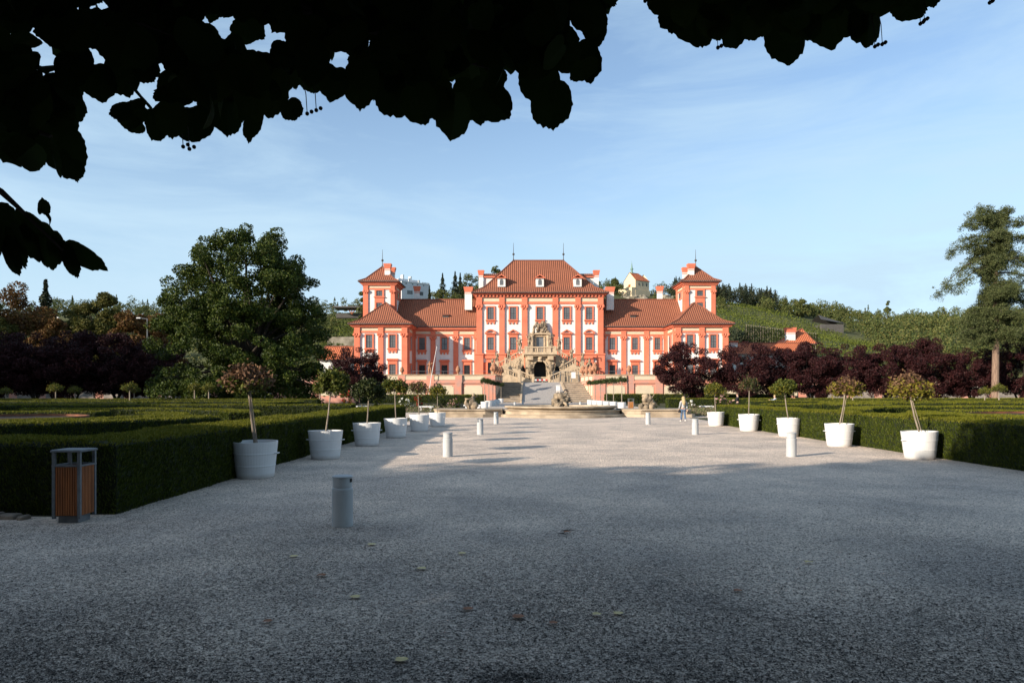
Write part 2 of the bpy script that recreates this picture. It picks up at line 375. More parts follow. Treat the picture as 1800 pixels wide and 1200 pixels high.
# ---------------------------------------------------------------- foliage
def unit(n, r=None):
    a = (r or rng).normal(size=(n, 3)); return a / np.linalg.norm(a, axis=1, keepdims=True)
def leaf_quads(C, size, aspect=0.55, axis=None, axw=0.0, droop=0.0):
    """one small folded leaf per centre"""
    n = len(C); a = unit(n)
    if axis is not None: a = a*(1-axw) + np.asarray(axis)*axw
    a[:, 2] -= droop; a /= np.linalg.norm(a, axis=1, keepdims=True)
    b = np.cross(a, unit(n)); b /= (np.linalg.norm(b, axis=1, keepdims=True) + 1e-9)
    w = np.cross(a, b)
    s = np.asarray(size).reshape(-1, 1) * np.ones((n, 1))
    V = np.empty((n, 4, 3))
    V[:, 0] = C - a*s*0.5; V[:, 1] = C + b*s*aspect*0.5 + w*s*0.1; V[:, 2] = C + a*s*0.5; V[:, 3] = C - b*s*aspect*0.5 + w*s*0.1
    return V.reshape(-1, 3), np.arange(4*n).reshape(n, 4)
def in_blob(c, r, n, shell=0.55):
    d = unit(n); t = (shell**3 + (1-shell**3)*rng.random(n))**(1/3)
    return np.asarray(c) + d*t[:, None]*np.asarray(r)
def clumps_in_profile(prof, n, inner=0.45, depth=1.0):
    """prof: list of (z, xmin, xmax) ; clump centres through the outer part of that envelope"""
    P = np.array(prof, float); z0, z1 = P[0, 0], P[-1, 0]
    out = []
    wmax = (P[:, 2]-P[:, 1]).max()
    while len(out) < n:
        z = rng.uniform(z0, z1); lo = np.interp(z, P[:, 0], P[:, 1]); hi = np.interp(z, P[:, 0], P[:, 2])
        if rng.random() > ((hi-lo)/wmax) + 0.1: continue
        cx, R = (lo+hi)/2, (hi-lo)/2
        a = rng.uniform(0, 2*pi); q = R*math.sqrt(rng.uniform(inner**2, 1))
        out.append((cx + q*cos(a), q*sin(a)*depth, z))
    return np.array(out)
def lobed_clumps(prof, nl, per, R, inner=.35, depth=1.0):
    L0 = clumps_in_profile(prof, nl, inner, depth); out = []
    cx = np.mean([(p[1]+p[2])/2 for p in prof])
    for c in L0:
        r = R*rng.uniform(.65, 1.25); d = unit(per); d[:, 2] = np.abs(d[:, 2])*1.1-.45
        out.append(c*np.array((.93, .93, 1)) + np.array((cx*.07, 0, -.35*R)) + d*r*np.array((1, 1, .8))*(.65+.4*rng.random((per, 1))))
    out.append(clumps_in_profile(prof, int(nl*per*.9), .3, depth))
    return np.concatenate(out)
def limbs(mb, base, r0, targets, fork, n=6, wob=0.25):
    """tapered trunk then limbs curving out to clump centres"""
    base = np.array(base, float); fork = np.array(fork, float)
    mb.tube([base, base*0.6+fork*0.4 + np.array((wob*r0, 0, 0)), fork], [r0*1.25, r0*0.95, r0*0.8], 10)
    for t in targets:
        t = np.array(t, float); m1 = fork*0.6 + t*0.4; m1[2] += 0.12*np.linalg.norm(t-fork)
        m1[:2] += rng.normal(size=2)*0.06*np.linalg.norm(t-fork)
        mb.tube([fork - (0, 0, 0.1), m1, t], [r0*0.5, r0*0.28, r0*0.06], n)
# ================================================================ camera, light, sky
cd = bpy.data.cameras.new('camera'); cam = bpy.data.objects.new('camera', cd); COL.objects.link(cam)
cam.location = (0, 0, EYE); cam.rotation_euler = (radians(90), 0, 0)
cd.sensor_width = 36; cd.lens = 24; cd.shift_y = 0.05; cd.clip_start = 0.05; cd.clip_end = 6000
SC.camera = cam
AZ, EL = radians(36.0), radians(18.0)          # light travels toward +X turned AZ toward +Y
sd = bpy.data.lights.new('sun', 'SUN'); sd.energy = SUN_E; sd.angle = radians(0.5); sd.color = (1.0, 0.87, 0.72)
so = bpy.data.objects.new('sun', sd); COL.objects.link(so)
from mathutils import Vector
dirv = Vector((cos(AZ)*cos(EL), sin(AZ)*cos(EL), -sin(EL)))
so.rotation_euler = dirv.to_track_quat('-Z', 'Y').to_euler()
so.location = (-40, -30, 40)
W = bpy.data.worlds.new('World'); SC.world = W; W.use_nodes = True
nt = W.node_tree; N = nt.nodes; L = nt.links; bg = N['Background']
sk = N.new('ShaderNodeTexSky'); sk.sky_type = 'NISHITA'; sk.sun_disc = False
sk.sun_elevation = EL
sx, sy = -cos(AZ), -sin(AZ)                    # toward the sun
sk.sun_rotation = math.atan2(sx, sy) % (2*pi)
sk.altitude = 200; sk.air_density = 1.0; sk.dust_density = 1.2; sk.ozone_density = 2.0
tc = N.new('ShaderNodeTexCoord'); mp = N.new('ShaderNodeMapping'); mp.inputs['Scale'].default_value = (1.1, 1.6, 6.0); mp.inputs['Rotation'].default_value = (0.12, 0.16, 0.3)
L.new(tc.outputs['Generated'], mp.inputs['Vector'])
no = N.new('ShaderNodeTexNoise'); no.inputs['Scale'].default_value = 1.7; no.inputs['Detail'].default_value = 8; no.inputs['Roughness'].default_value = 0.62; no.inputs['Distortion'].default_value = 0.5
L.new(mp.outputs['Vector'], no.inputs['Vector'])
rp = N.new('ShaderNodeValToRGB'); rp.color_ramp.elements[0].position = 0.42; rp.color_ramp.elements[1].position = 0.78
rp.color_ramp.elements[0].color = (0.12, 0.12, 0.12, 1); rp.color_ramp.elements[1].color = (CLOUD, CLOUD, CLOUD, 1)
L.new(no.outputs['Fac'], rp.inputs['Fac'])
spz = N.new('ShaderNodeSeparateXYZ'); L.new(tc.outputs['Generated'], spz.inputs['Vector'])
hzr = N.new('ShaderNodeMapRange'); hzr.inputs['From Min'].default_value = 0.0; hzr.inputs['From Max'].default_value = 0.42; hzr.inputs['To Min'].default_value = 0.72; hzr.inputs['To Max'].default_value = 0.0
hzr.interpolation_type = 'SMOOTHSTEP'; L.new(spz.outputs['Z'], hzr.inputs['Value'])
adz = N.new('ShaderNodeMath'); adz.operation = 'ADD'; adz.use_clamp = True; L.new(rp.outputs['Color'], adz.inputs[0]); L.new(hzr.outputs['Result'], adz.inputs[1])
mx = N.new('ShaderNodeMixRGB'); mx.inputs[2].default_value = CLOUD_C
L.new(adz.outputs[0], mx.inputs['Fac']); L.new(sk.outputs['Color'], mx.inputs[1])
L.new(mx.outputs['Color'], bg.inputs['Color']); bg.inputs['Strength'].default_value = SKY_S
SC.view_settings.view_transform = 'Standard'; SC.view_settings.look = 'None'; SC.view_settings.exposure = EXPO; SC.view_settings.gamma = 1
SC.cycles.max_bounces = 6; SC.cycles.diffuse_bounces = 3; SC.cycles.transmission_bounces = 3; SC.cycles.transparent_max_bounces = 4

# ================================================================ ground
def sheet(name, pts, z, m, label=None):
    mb = MB(); mb.poly([(x, y, z) for x, y in pts]); return tag(obj(name, mb, m), kind='structure')
sheet('ground', [(-900, -300), (900, -300), (900, 190), (-900, 190)], -0.012, MT['earth'])
sheet('lawn', [(-60, 10), (-6, 10), (-6, 66), (-60, 66)], -0.004, MT['lawn'])
sheet('lawn', [(11, 12), (70, 12), (70, 66), (11, 66)], -0.004, MT['lawn'])
sheet('gravel_court', [(-60, -12), (40, -12), (40, 12.0), (11.6, 12.0), (11.6, 45), (30, 47), (30, 56), (15.5, 58), (13.5, 112), (-3.2, 112), (-5, 58), (-20, 56), (-20, 47), (-6, 45), (-6, 9.1), (-60, 9.1)], 0.0, MT['gravel'])
sheet('path', [(-5.6, 62), (14.4, 62), (13.2, 111.5), (-2.8, 111.5)], 0.006, MT['path'])

# tiny loose stones near the viewer: nobody could count them
n = 15000
yy = 3.2 + 10.5*rng.random(n)**1.5; xx = (rng.random(n)*2-1)*(0.8*yy+0.6)
keep = ~((xx < -5.0) & (yy > 8.5)); xx, yy = xx[keep], yy[keep]; n = len(xx)
tv = np.array([(-.5,-.4,0),(.5,-.45,0),(.55,.4,0),(-.45,.5,0),(-.3,-.25,.5),(.32,-.2,.55),(.25,.3,.5),(-.25,.3,.45)])
tf = np.array([(4,5,6,7),(0,1,5,4),(1,2,6,5),(2,3,7,6),(3,0,4,7)])
a = rng.random(n)*2*pi; s = 0.005 + 0.011*rng.random(n)**2.5
V = np.empty((n, 8, 3)); ca, sa = np.cos(a)[:, None], np.sin(a)[:, None]
st = (0.7+0.6*rng.random(n))[:, None]
V[:, :, 0] = xx[:, None] + s[:, None]*(tv[:, 0]*ca*st - tv[:, 1]*sa); V[:, :, 1] = yy[:, None] + s[:, None]*(tv[:, 0]*sa*st + tv[:, 1]*ca)
V[:, :, 2] = s[:, None]*tv[:, 2]*0.9 - 0.001
FF = (tf[None] + 8*np.arange(n)[:, None, None]).reshape(-1, 4)
tag(obj('gravel_stones', None, None, bulks=[(V.reshape(-1, 3), FF, 0)], mats=[MT['pebble']]), 'loose pale and dark gravel stones scattered over the near court', 'gravel', kind='stuff')

# leaf and bark crumbs; their thick near-left spread paints in foreground shade
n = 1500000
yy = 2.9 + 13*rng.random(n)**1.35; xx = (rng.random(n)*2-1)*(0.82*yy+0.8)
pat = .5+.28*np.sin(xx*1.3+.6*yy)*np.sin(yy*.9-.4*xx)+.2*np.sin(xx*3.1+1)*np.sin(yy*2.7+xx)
keep = (rng.random(n) < np.clip(1.25-(yy-3.2)/9.5-.05*xx, 0.04, 1)*np.clip(pat+.25, .25, 1)) & ~((xx < -5.0) & (yy > 8.6))  # denser near and left, as painted shade
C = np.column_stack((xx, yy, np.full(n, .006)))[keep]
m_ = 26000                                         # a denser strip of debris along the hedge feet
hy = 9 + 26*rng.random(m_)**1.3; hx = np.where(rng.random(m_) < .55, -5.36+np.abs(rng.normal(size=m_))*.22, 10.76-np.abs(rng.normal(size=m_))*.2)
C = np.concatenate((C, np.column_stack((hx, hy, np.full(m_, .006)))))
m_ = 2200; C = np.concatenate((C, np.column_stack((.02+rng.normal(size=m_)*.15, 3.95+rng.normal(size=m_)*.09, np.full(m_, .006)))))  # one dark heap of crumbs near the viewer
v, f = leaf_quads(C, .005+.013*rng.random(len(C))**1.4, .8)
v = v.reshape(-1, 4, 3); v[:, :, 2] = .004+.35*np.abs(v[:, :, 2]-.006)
tag(obj('shade_litter', None, None, bulks=[(v.reshape(-1, 3), f, 0)], mats=[MT['litter']]), 'dark leaf crumbs on the gravel, thickened to paint in shade under the lindens', 'leaf litter', kind='stuff')

# ================================================================ hills
rx = [-900, -300, 0, 200, 300, 500, 620, 700, 760, 850, 950, 1050, 1100, 1190, 1260, 1330, 1400, 1500, 1600, 1700, 1800, 2100, 2700]
ry = [600, 575, 556, 548, 556, 556, 546, 532, 529, 508, 503, 508, 518, 522, 528, 536, 547, 566, 570, 566, 558, 565, 600]
Y0, Y1 = 172.0, 385.0
def hill_z(x, y):
    px = 900 + 1200*x/np.maximum(y, 1)
    zr = EYE + (690 - np.interp(px, rx, ry))*Y1/1200
    t = np.clip((y-Y0)/(Y1-Y0), 0, 1)
    z = zr*(t**0.85)*(1 - 0.0*t)
    far = np.clip((y-Y1)/400, 0, 1)
    wob = 0.9*np.sin(x*0.055+1.1)*np.sin(y*0.06) + 0.5*np.sin(x*0.13+y*0.09)
    return z*(1-0.25*far) + wob*np.clip(t*4, 0, 1)
nx, ny = 240, 90
px = np.linspace(-900, 2700, nx); ys = np.concatenate((np.linspace(Y0, Y1, 70), np.linspace(Y1+8, 900, 20)))
GX = (px[None]-900)*ys[:, None]/1200; GY = np.repeat(ys[:, None], nx, 1); GZ = hill_z(GX, GY)
V = np.stack((GX, GY, GZ), 2).reshape(-1, 3)
V[:nx, 2] = -0.5
ii = (np.arange(ny-1)[:, None]*nx + np.arange(nx-1)[None]).ravel()
FQ = np.stack((ii, ii+1, ii+1+nx, ii+nx), 1)
tag(obj('hills', None, None, bulks=[(V, FQ, 0)], mats=[MT['hill']], smooth=True), kind='structure')

def far_tree_arrays(x, y, z, h, w, conifer, nl, ls):
    if conifer:
        t = rng.random(nl)**1.25; a = rng.random(nl)*2*pi
        r = w*0.5*(1-t)*(0.35+0.65*rng.random(nl)) * (0.75+0.25*np.sin(t*40))
        C = np.stack((x+r*np.cos(a), y+r*np.sin(a), z+h*(0.08+0.92*t)), 1)
        return leaf_quads(C, ls*(0.7+0.6*rng.random(nl)), 0.5, droop=0.4)
    k = max(4, nl//45); cl = []
    for _ in range(k):
        d = unit(1)[0]; q = 0.55+0.45*rng.random()
        cl.append((x+d[0]*q*w*0.38, y+d[1]*q*w*0.38, z+h*(0.55+0.33*d[2]*q), w*0.2))
    C = np.concatenate([in_blob(c[:3], (c[3], c[3], c[3]*0.9), nl//k) for c in cl])
    return leaf_quads(C, ls*(0.7+0.6*rng.random(len(C))))
def wood(name, spots, label, m, nl=190, ls=0.8, conifer=0.3, hr=(8, 13)):
    vs, fs, b = [], [], 0
    for (x, y) in spots:
        z = float(hill_z(np.array([x]), np.array([y]))[0])
        h = rng.uniform(*hr); co = rng.random() < conifer
        V, Fq = far_tree_arrays(x, y, z-0.6, h, h*(0.62 if co else 0.9), co, nl, ls)
        vs.append(V); fs.append(Fq+b); b += len(V)
    return tag(obj(name, None, None, bulks=[(np.concatenate(vs), np.concatenate(fs), 0)], mats=[m]), label, 'wood', kind='stuff')
def spots(pxr, yr, n, ok=None):
    out = []
    while len(out) < n:
        y = rng.uniform(*yr); p = rng.uniform(*pxr)
        if ok and not ok(p, y): continue
        out.append(((p-900)*y/1200, y))
    return out
wood('wood', spots((-60, 640), (330, 400), 130), 'dark green wood along the hill crest at the left', MT['wood_far'], conifer=0.2, hr=(8, 12))
wood('wood', spots((-80, 600), (180, 330), 190), 'mixed green wood covering the lower slope at the left', MT['wood_far'], conifer=0.1, hr=(7, 11), nl=230)
wood('wood', spots((1050, 1098), (385, 400), 16)+spots((1148, 1200), (385, 405), 22), 'green wood behind the small ochre chapel', MT['wood_far'], conifer=0.3, hr=(7, 11), ls=.7)
wood('wood', spots((1185, 1365), (360, 402), 120), 'dark pine wood on the crest right of the palace tower', MT['conifer_far'], conifer=0.45, hr=(9, 13), nl=300)
wood('wood', spots((1150, 1275), (320, 372), 45), 'green scrub on the slope below the chapel', MT['wood_far'], conifer=0.0, hr=(3, 6), ls=0.6)
wood('wood', spots((1330, 1490), (335, 402), 110), 'bushy green wood above the vineyard', MT['wood_far'], conifer=0.12, hr=(6, 10))
wood('wood', spots((1440, 1950), (195, 402), 460, lambda p, y: p > 1480 + (330-y)*0.75), 'broad green wood on the slope at the right', MT['wood_far'], conifer=0.06, hr=(7, 11.5), nl=230)
wood('wood', spots((1285, 1335), (205, 235), 14), 'dark trees below the vineyard beside the right pavilion', MT['conifer_far'], conifer=0.0, hr=(8, 11), nl=320, ls=.7)
wood('wood', spots((760, 1060), (388, 405), 60), 'green wood on the hilltop behind the main roof', MT['wood_far'], conifer=0.2, hr=(5, 9))
# vineyards
def vineyard(name, px0, px1, ya, yb, step, label, ok=None):
    C, S = [], []
    for y in np.arange(ya, yb, step):
        xs = np.arange((px0-900)*y/1200, (px1-900)*y/1200, 0.75)
        for x in xs:
            if ok and not ok(900+1200*x/y, y): continue
            C.append((x+rng.normal()*0.15, y+rng.normal()*0.25))
    C = np.array(C); z = hill_z(C[:, 0], C[:, 1])
    k = 9
    Q = np.repeat(np.column_stack((C, z)), k, 0)
    Q += np.column_stack((rng.normal(size=len(Q))*0.32, rng.normal(size=len(Q))*0.3, rng.random(len(Q))*1.75+0.1))
    return tag(obj(name, None, None, bulks=[(*leaf_quads(Q, 0.42+0.3*rng.random(len(Q)), 0.7), 0)], mats=[MT['vine']]), label, 'vines', kind='stuff')
vineyard('vineyard', 1262, 1600, 205, 352, 5.4, 'rows of green vines on the slope right of the palace', lambda p, y: p < 1345 + (352-y)*2.2)
vineyard('vineyard', 560, 660, 215, 330, 3.6, 'rows of green vines on the slope left of the palace')

# ================================================================ palace
PCX = 5.72
Ym, Yw, Yp, Yt = 140.0, 141.0, 133.5, 141.2
def U(px, Y): return PX(px, Y)                     # left-half pixel to world X
palace = thing('palace', (PCX, 139, 3.55), 'long red and white baroque palace with tiled hip roofs and two corner towers', 'palace')
def mir(x, m): return 2*PCX - x if m else x
def bxm(mb, x0, x1, y0, y1, z0, z1, m):
    a, b = sorted((mir(x0, m), mir(x1, m))); mb.box(a, b, y0, y1, z0, z1); return mb
def rect_ring(mb, x0, x1, z0, z1, xi0, xi1, zi0, zi1, y0, y1):
    mb.box(x0, xi0, y0, y1, z0, z1); mb.box(xi1, x1, y0, y1, z0, z1)
    if z1 > zi1: mb.box(xi0, xi1, y0+0.003, y1, zi1, z1)
    if zi0 > z0: mb.box(xi0, xi1, y0+0.003, y1, z0, zi0)
def window(par, xc, w, g0, g1, Y, top='plain', apron=True, dark=False, fw=0.28, rows=2, sill=True):
    """red framed window; g0..g1 is the glass; front wall plane at Y (viewer side is -Y)"""
    x0, x1 = xc-w/2, xc+w/2
    f = MB(); zt = g1 + fw*0.9; zb = g0 - (0.12 if apron or sill else 0.02)
    rect_ring(f, x0-fw, x1+fw, zb, zt, x0, x1, g0, g1, Y-0.22, Y+0.05)
    if sill: f.box(x0-fw-0.16, x1+fw+0.16, Y-0.36, Y, zb-0.16, zb+0.02)
    if apron == True:
        f.box(x0-fw, x1+fw, Y-0.16, Y, zb-0.46, zb-0.16)
        for q in (-1, 0, 1):
            f.blob((xc+q*(w/2+fw-0.22), Y-0.12, zb-0.62), (0.22, 0.1, 0.26), 3+q, 0.1, 8, 5)
    elif apron == 'panel':
        f.box(x0-fw, x1+fw, Y-0.18, Y, zb-1.25, zb-0.16)
    if top == 'head':
        f.box(x0-fw, x1+fw, Y-0.2, Y, zt, zt+0.42); f.box(x0-fw-0.12, x1+fw+0.12, Y-0.34, Y, zt+0.42, zt+0.56)
        f.prism([(x0-fw-0.24, zt+0.56), (x1+fw+0.24, zt+0.56), (x1+fw+0.1, zt+0.86), (x0-fw-0.1, zt+0.86)], Y-0.52, Y)
    if top in ('tri', 'seg'):
        f.box(x0-fw, x1+fw, Y-0.2, Y, zt, zt+0.42)
        e0, e1 = x0-fw-0.26, x1+fw+0.26; zz = zt+0.42; hh = 0.98; t = 0.26
        f.box(e0, e1, Y-0.5, Y, zz, zz+0.22)
        if top == 'tri':
            f.prism([(e0, zz+0.22), (e0+0.42, zz+0.22), (xc, zz+hh-t*0.9), (xc, zz+hh)], Y-0.5, Y)
            f.prism([(xc, zz+hh), (xc, zz+hh-t*0.9), (e1-0.42, zz+0.22), (e1, zz+0.22)], Y-0.5, Y)
        else:
            out = [(e0 + (e1-e0)*k/10, zz+0.22+(hh-0.22)*math.sin(pi*k/10)**0.75) for k in range(11)]
            inn = [(e0+0.34 + (e1-e0-0.68)*k/10, zz+0.22+(hh-0.50)*math.sin(pi*k/10)**0.75) for k in range(11)]
            for k in range(10): f.prism([inn[k], inn[k+1], out[k+1], out[k]], Y-0.5, Y)
    fo = obj('window', f, MT['red'], par)
    g = MB(); g.box(x0+0.002, x1-0.002, Y-0.05, Y+0.02, g0+0.002, g1-0.002)
    obj('pane', g, MT['darkglass' if dark else 'glass'], fo)
    b = MB(); t = 0.045
    b.box(xc-t, xc+t, Y-0.09, Y-0.04, g0, g1)
    for k in range(1, rows):
        z = g0+(g1-g0)*k/rows; b.box(x0, x1, Y-0.085, Y-0.042, z-t*0.8, z+t*0.8)
    for q in (-0.25, 0.25): b.box(xc+q*w-0.012, xc+q*w+0.012, Y-0.07, Y-0.045, g0, g1)
    for k in range(rows*2+1):
        z = g0+(g1-g0)*(k+.5)/(rows*2+1); b.box(x0, x1, Y-0.068, Y-0.046, z-0.012, z+0.012)
    rect_ring(b, x0, x1, g0, g1, x0+0.06, x1-0.06, g0+0.06, g1-0.06, Y-0.08, Y-0.043)
    obj('glazing_bars', b, MT['bar'], fo)
    return fo
def pilaster(par, x0, x1, z0, z1, zc0, zc1, Y, base=None, d=0.34):
    mb = MB(); mb.box(x0, x1, Y-d, Y+0.02, z0, z1)
    if zc1 > zc0:
        w = x1-x0; h = zc1-zc0
        mb.box(x0-0.1, x1+0.1, Y-d-0.14, Y, zc1-0.14*h, zc1)
        for s in (-1, 1):
            cx = (x0+x1)/2+s*(w/2-0.02)
            mb.blob((cx, Y-d-0.06, zc0+0.62*h), (0.30, 0.22, 0.30), 2, 0.05, 10, 6)
            mb.blob((cx-s*0.22, Y-d-0.05, zc0+0.22*h), (0.2, 0.16, 0.24), 4, 0.15, 8, 5)
        mb.blob(((x0+x1)/2, Y-d-0.08, zc0+0.55*h), (0.2, 0.2, 0.3), 5, 0.15, 8, 5)
    if base:
        zb0, zb1, ex = base
        mb.box(x0-ex, x1+ex, Y-d-0.16, Y+0.015, zb0, zb1); mb.box(x0-ex-0.12, x1+ex+0.12, Y-d-0.3, Y+0.01, zb1-0.3, zb1-0.003)
    return obj('pilaster', mb, MT['red'], par)
def hip(name, par, m, x0, x1, y0, y1, zE, r1, r2, along='X', flare=0.12, thick=0.16, gut=True, gable=()):
    A, B, Cc, D = (x0, y0, zE), (x1, y0, zE), (x1, y1, zE), (x0, y1, zE)
    R = {'X': (r1, r2, r2, r1), 'Y': (r1, r1, r2, r2)}[along]
    def mid(p, q, t=0.3):
        z = p[2]+(q[2]-p[2])*(t-flare); return (p[0]+(q[0]-p[0])*t, p[1]+(q[1]-p[1])*t, z)
    cs = [A, B, Cc, D]; ms = [mid(c, R[i]) for i, c in enumerate(cs)]
    mb = MB()
    for i in range(4):
        j = (i+1) % 4; c0, c1 = np.array(cs[i]), np.array(cs[j]); e = (c1-c0)/np.linalg.norm(c1-c0)
        for lo, hi in (((cs[i], cs[j]), (ms[i], ms[j])), ((ms[i], ms[j]), (R[i], R[j]))):
            pts = [lo[0], lo[1], hi[1]] + ([hi[0]] if np.linalg.norm(np.array(hi[0])-np.array(hi[1])) > 1e-6 else [])
            uv = []
            for p in pts:
                d = np.array(p)-c0; u = float(d @ e); v = float(np.linalg.norm(d-u*e)); uv.append((u+i*37.3, v))
            mb.poly(pts, uv)
    ro = obj(name, mb, m, par)
    t = MB()
    for i in range(4):
        t.tube([cs[i], ms[i], R[i]], 0.15, 6)
    if np.linalg.norm(np.array(r1)-np.array(r2)) > 0.1: t.tube([r1, r2], 0.17, 6)
    obj('ridge_tiles', t, MT['roof'], ro)
    g = MB(); w = 0.14
    g.box(x0-w, x1+w, y0-w, y0+0.12, zE-thick, zE-0.01); g.box(x0-w, x1+w, y1-0.12, y1+w, zE-thick, zE-0.01)
    g.box(x0-w, x0+0.12, y0+0.13, y1-0.13, zE-thick, zE-0.012); g.box(x1-0.12, x1+w, y0+0.13, y1-0.13, zE-thick, zE-0.012)
    obj('gutter', g, MT['gutter'], ro)
    return ro
def chimney(par, xc, yc, w, z0, z1, d=None):
    d = d or w*0.8; mb = MB(); h = z1-z0; capb = z1-min(0.34*h, 1.1)
    mb.box(xc-w/2, xc+w/2, yc-d/2, yc+d/2, z0, capb)
    c = obj('chimney', mb, MT['white'], par)
    k = MB(); e = 0.1
    k.box(xc-w/2-0.05, xc+w/2+0.05, yc-d/2-0.05, yc+d/2+0.05, capb-0.32, capb-0.18)
    i = len(k.v)
    lo, hi = 0.03, 0.24
    for z, ex in ((capb, lo), (z1-0.1, hi), (z1, hi)):
        k.v += [(xc-w/2-ex, yc-d/2-ex, z), (xc+w/2+ex, yc-d/2-ex, z), (xc+w/2+ex, yc+d/2+ex, z), (xc-w/2-ex, yc+d/2+ex, z)]
    for r in (0, 4):
        for q in range(4): k.f.append((i+r+q, i+r+(q+1) % 4, i+r+4+(q+1) % 4, i+r+4+q))
    k.f += [(i+3, i+2, i+1, i), (i+8, i+9, i+10, i+11)]
    obj('chimney_cap', k, MT['red'], c)
    return c
def rod(par, x, y, z0, h):
    mb = MB(); mb.tube([(x, y, z0-0.3), (x, y, z0+h*0.5), (x, y, z0+h)], [0.09, 0.06, 0.03], 6)
    mb.blob((x, y, z0+h*0.36), 0.26, 1, 0.0, 10, 6); mb.lathe([(0.25, 0), (0.1, 0.5), (0.05, 0.8)], (x, y, z0-0.15), 8)
    obj('lightning_rod', mb, MT['gutter'], par)

ZT = 3.55                                          # terrace level
# ---- main block
zm = lambda py: PZ(py, Ym)
mx0, mx1 = U(838, Ym), 2*PCX-U(838, Ym)
ym1 = Ym+15.5
mb = MB(); mb.box(mx0, mx1, Ym, ym1, 0, zm(517)); obj('wall', mb, MT['white'], palace)
mb = MB(); mb.box(mx0-0.1, mx1+0.1, Ym-0.16, ym1+0.1, zm(534.5), zm(530.2)); obj('architrave', mb, MT['red'], palace)
mb = MB(); mb.box(mx0-0.06, mx1+0.06, Ym-0.07, ym1+0.05, zm(530), zm(523)); obj('frieze', mb, MT['cream'], palace)
mb = MB(); e = 0.25
mb.box(mx0-e, mx1+e, Ym-0.4, ym1+e, zm(523), zm(521.4))
mb.box(mx0-0.55, mx1+0.55, Ym-0.75, ym1+0.5, zm(519.2), zm(517.4)); mb.box(mx0-0.8, mx1+0.8, Ym-1.05, ym1+0.8, zm(517.35), zm(515.2))
k = mx0-0.3
while k < mx1+0.2:
    mb.box(k, k+0.34, Ym-0.66, Ym-0.3, zm(521.4), zm(519.2)); k += 0.72
obj('cornice', mb, MT['red'], palace)
for m in (0, 1):
    for a, b in ((837.7, 847.5), (877.5, 887), (917, 927)):
        x0, x1 = sorted((mir(U(a, Ym), m), mir(U(b, Ym), m)))
        pilaster(palace, x0, x1, zm(629), zm(522.9), zm(544.5), zm(535.5), Ym, (ZT, zm(621), 0.25))
mb = MB(); mb.box(mx0-0.05, mx1+0.05, Ym-0.26, Ym, zm(628.5), zm(621.5)); mb.box(mx0-0.05, mx1+0.05, Ym-0.42, Ym, zm(623.5), zm(622)); mb.box(mx0-.05, mx1+.05, Ym-.12, Ym, ZT, zm(634)-0.3)
obj('string_course', mb, MT['red'], palace)
gw = 11*Ym/1200
for m in (0, 1):
    for px_, top in ((862.5, 'seg'), (902, 'tri')):
        xc = mir(U(px_, Ym), m)
        window(palace, xc, gw, zm(561.5), zm(540), Ym, rows=2)
        window(palace, xc, gw, zm(615), zm(592.8), Ym, top, 'panel')
        window(palace, xc, gw*0.9, zm(656), zm(637), Ym-0.12, 'head', False, dark=True, sill=False)
window(palace, PCX, gw, zm(561.5), zm(540), Ym, rows=2)
zr = PZ(458, 147.6)
zE = zm(515.2)
main_roof = hip('roof', palace, MT['roof'], mx0-0.95, mx1+0.95, Ym-1.25, ym1+1.0, zE+0.06, (PCX-5.4, 147.6, zr), (PCX+5.4, 147.6, zr))
for s in (-5.4, 5.4): rod(palace, PCX+s, 147.6, zr, 3.8)
def dormer(par, xc, y, z0, w, h):
    mb = MB(); mb.box(xc-w/2, xc+w/2, y, y+3.4, z0, z0+h); dr = obj('dormer', mb, MT['white'], par)
    r = MB(); e = 0.2; zz = z0+h
    for s in (-1, 1):
        r.prism([(xc, zz+0.72), (xc+s*(w/2+e), zz+0.08), (xc+s*(w/2+e), zz-0.06), (xc, zz+0.52)][::s], y-0.35, y+4.2)
    r.box(xc-w/2-e, xc+w/2+e, y-0.28, y, zz-0.1, zz+0.04)
    obj('dormer_roof', r, MT['red'], dr)
    g = MB(); a = 0.36; pts = [(xc-a, z0+0.35), (xc+a, z0+0.35)] + [(xc+a*cos(t), z0+h-0.62+a*sin(t)) for t in np.linspace(0, pi, 9)]
    g.prism(pts, y-0.05, y+0.05); obj('dormer_window', g, MT['glass'], dr)
for px_ in (881.5, 949, 1015.5):
    Yd = Ym+0.95
    dormer(main_roof, PX(px_, Yd), Yd, PZ(503, Yd)-0.1, 1.62, PZ(487.5, Yd)-PZ(503, Yd))
for m in (0, 1):                                   # rear gables and chimneys on the flanks of the main roof
    Yb = 148.5
    x0 = U(847, Yb); x1 = U(885, Yb)
    mb = MB(); bxm(mb, x0+0.5, x1, Yb-1.9, Yb+1.9, PZ(505, Yb), PZ(488, Yb), m); g = obj('dormer', mb, MT['white'], main_roof)
    r = MB(); a, b = sorted((mir(x0+0.3, m), mir(x1+1.5, m)))
    zt = PZ(481, Yb); ze = PZ(487.5, Yb)
    r.poly([(a, Yb-2.5, ze), (b, Yb-2.5, ze), (b, Yb, zt), (a, Yb, zt)], [(0, 0), (b-a, 0), (b-a, 3), (0, 3)])
    r.poly([(b, Yb+2.5, ze), (a, Yb+2.5, ze), (a, Yb, zt), (b, Yb, zt)], [(0, 0), (b-a, 0), (b-a, 3), (0, 3)])
    obj('dormer_roof', r, MT['roof'], g)
    mb = MB(); bxm(mb, x0+0.4, x1, Yb-2.3, Yb-1.7, PZ(490.5, Yb), PZ(487.7, Yb), m); obj('dormer_cornice', mb, MT['red'], g)
    chimney(main_roof, mir(U(845.5, Yb-2), m), Yb-2, 0.95, PZ(520, Yb-2), PZ(475.5, Yb-2))

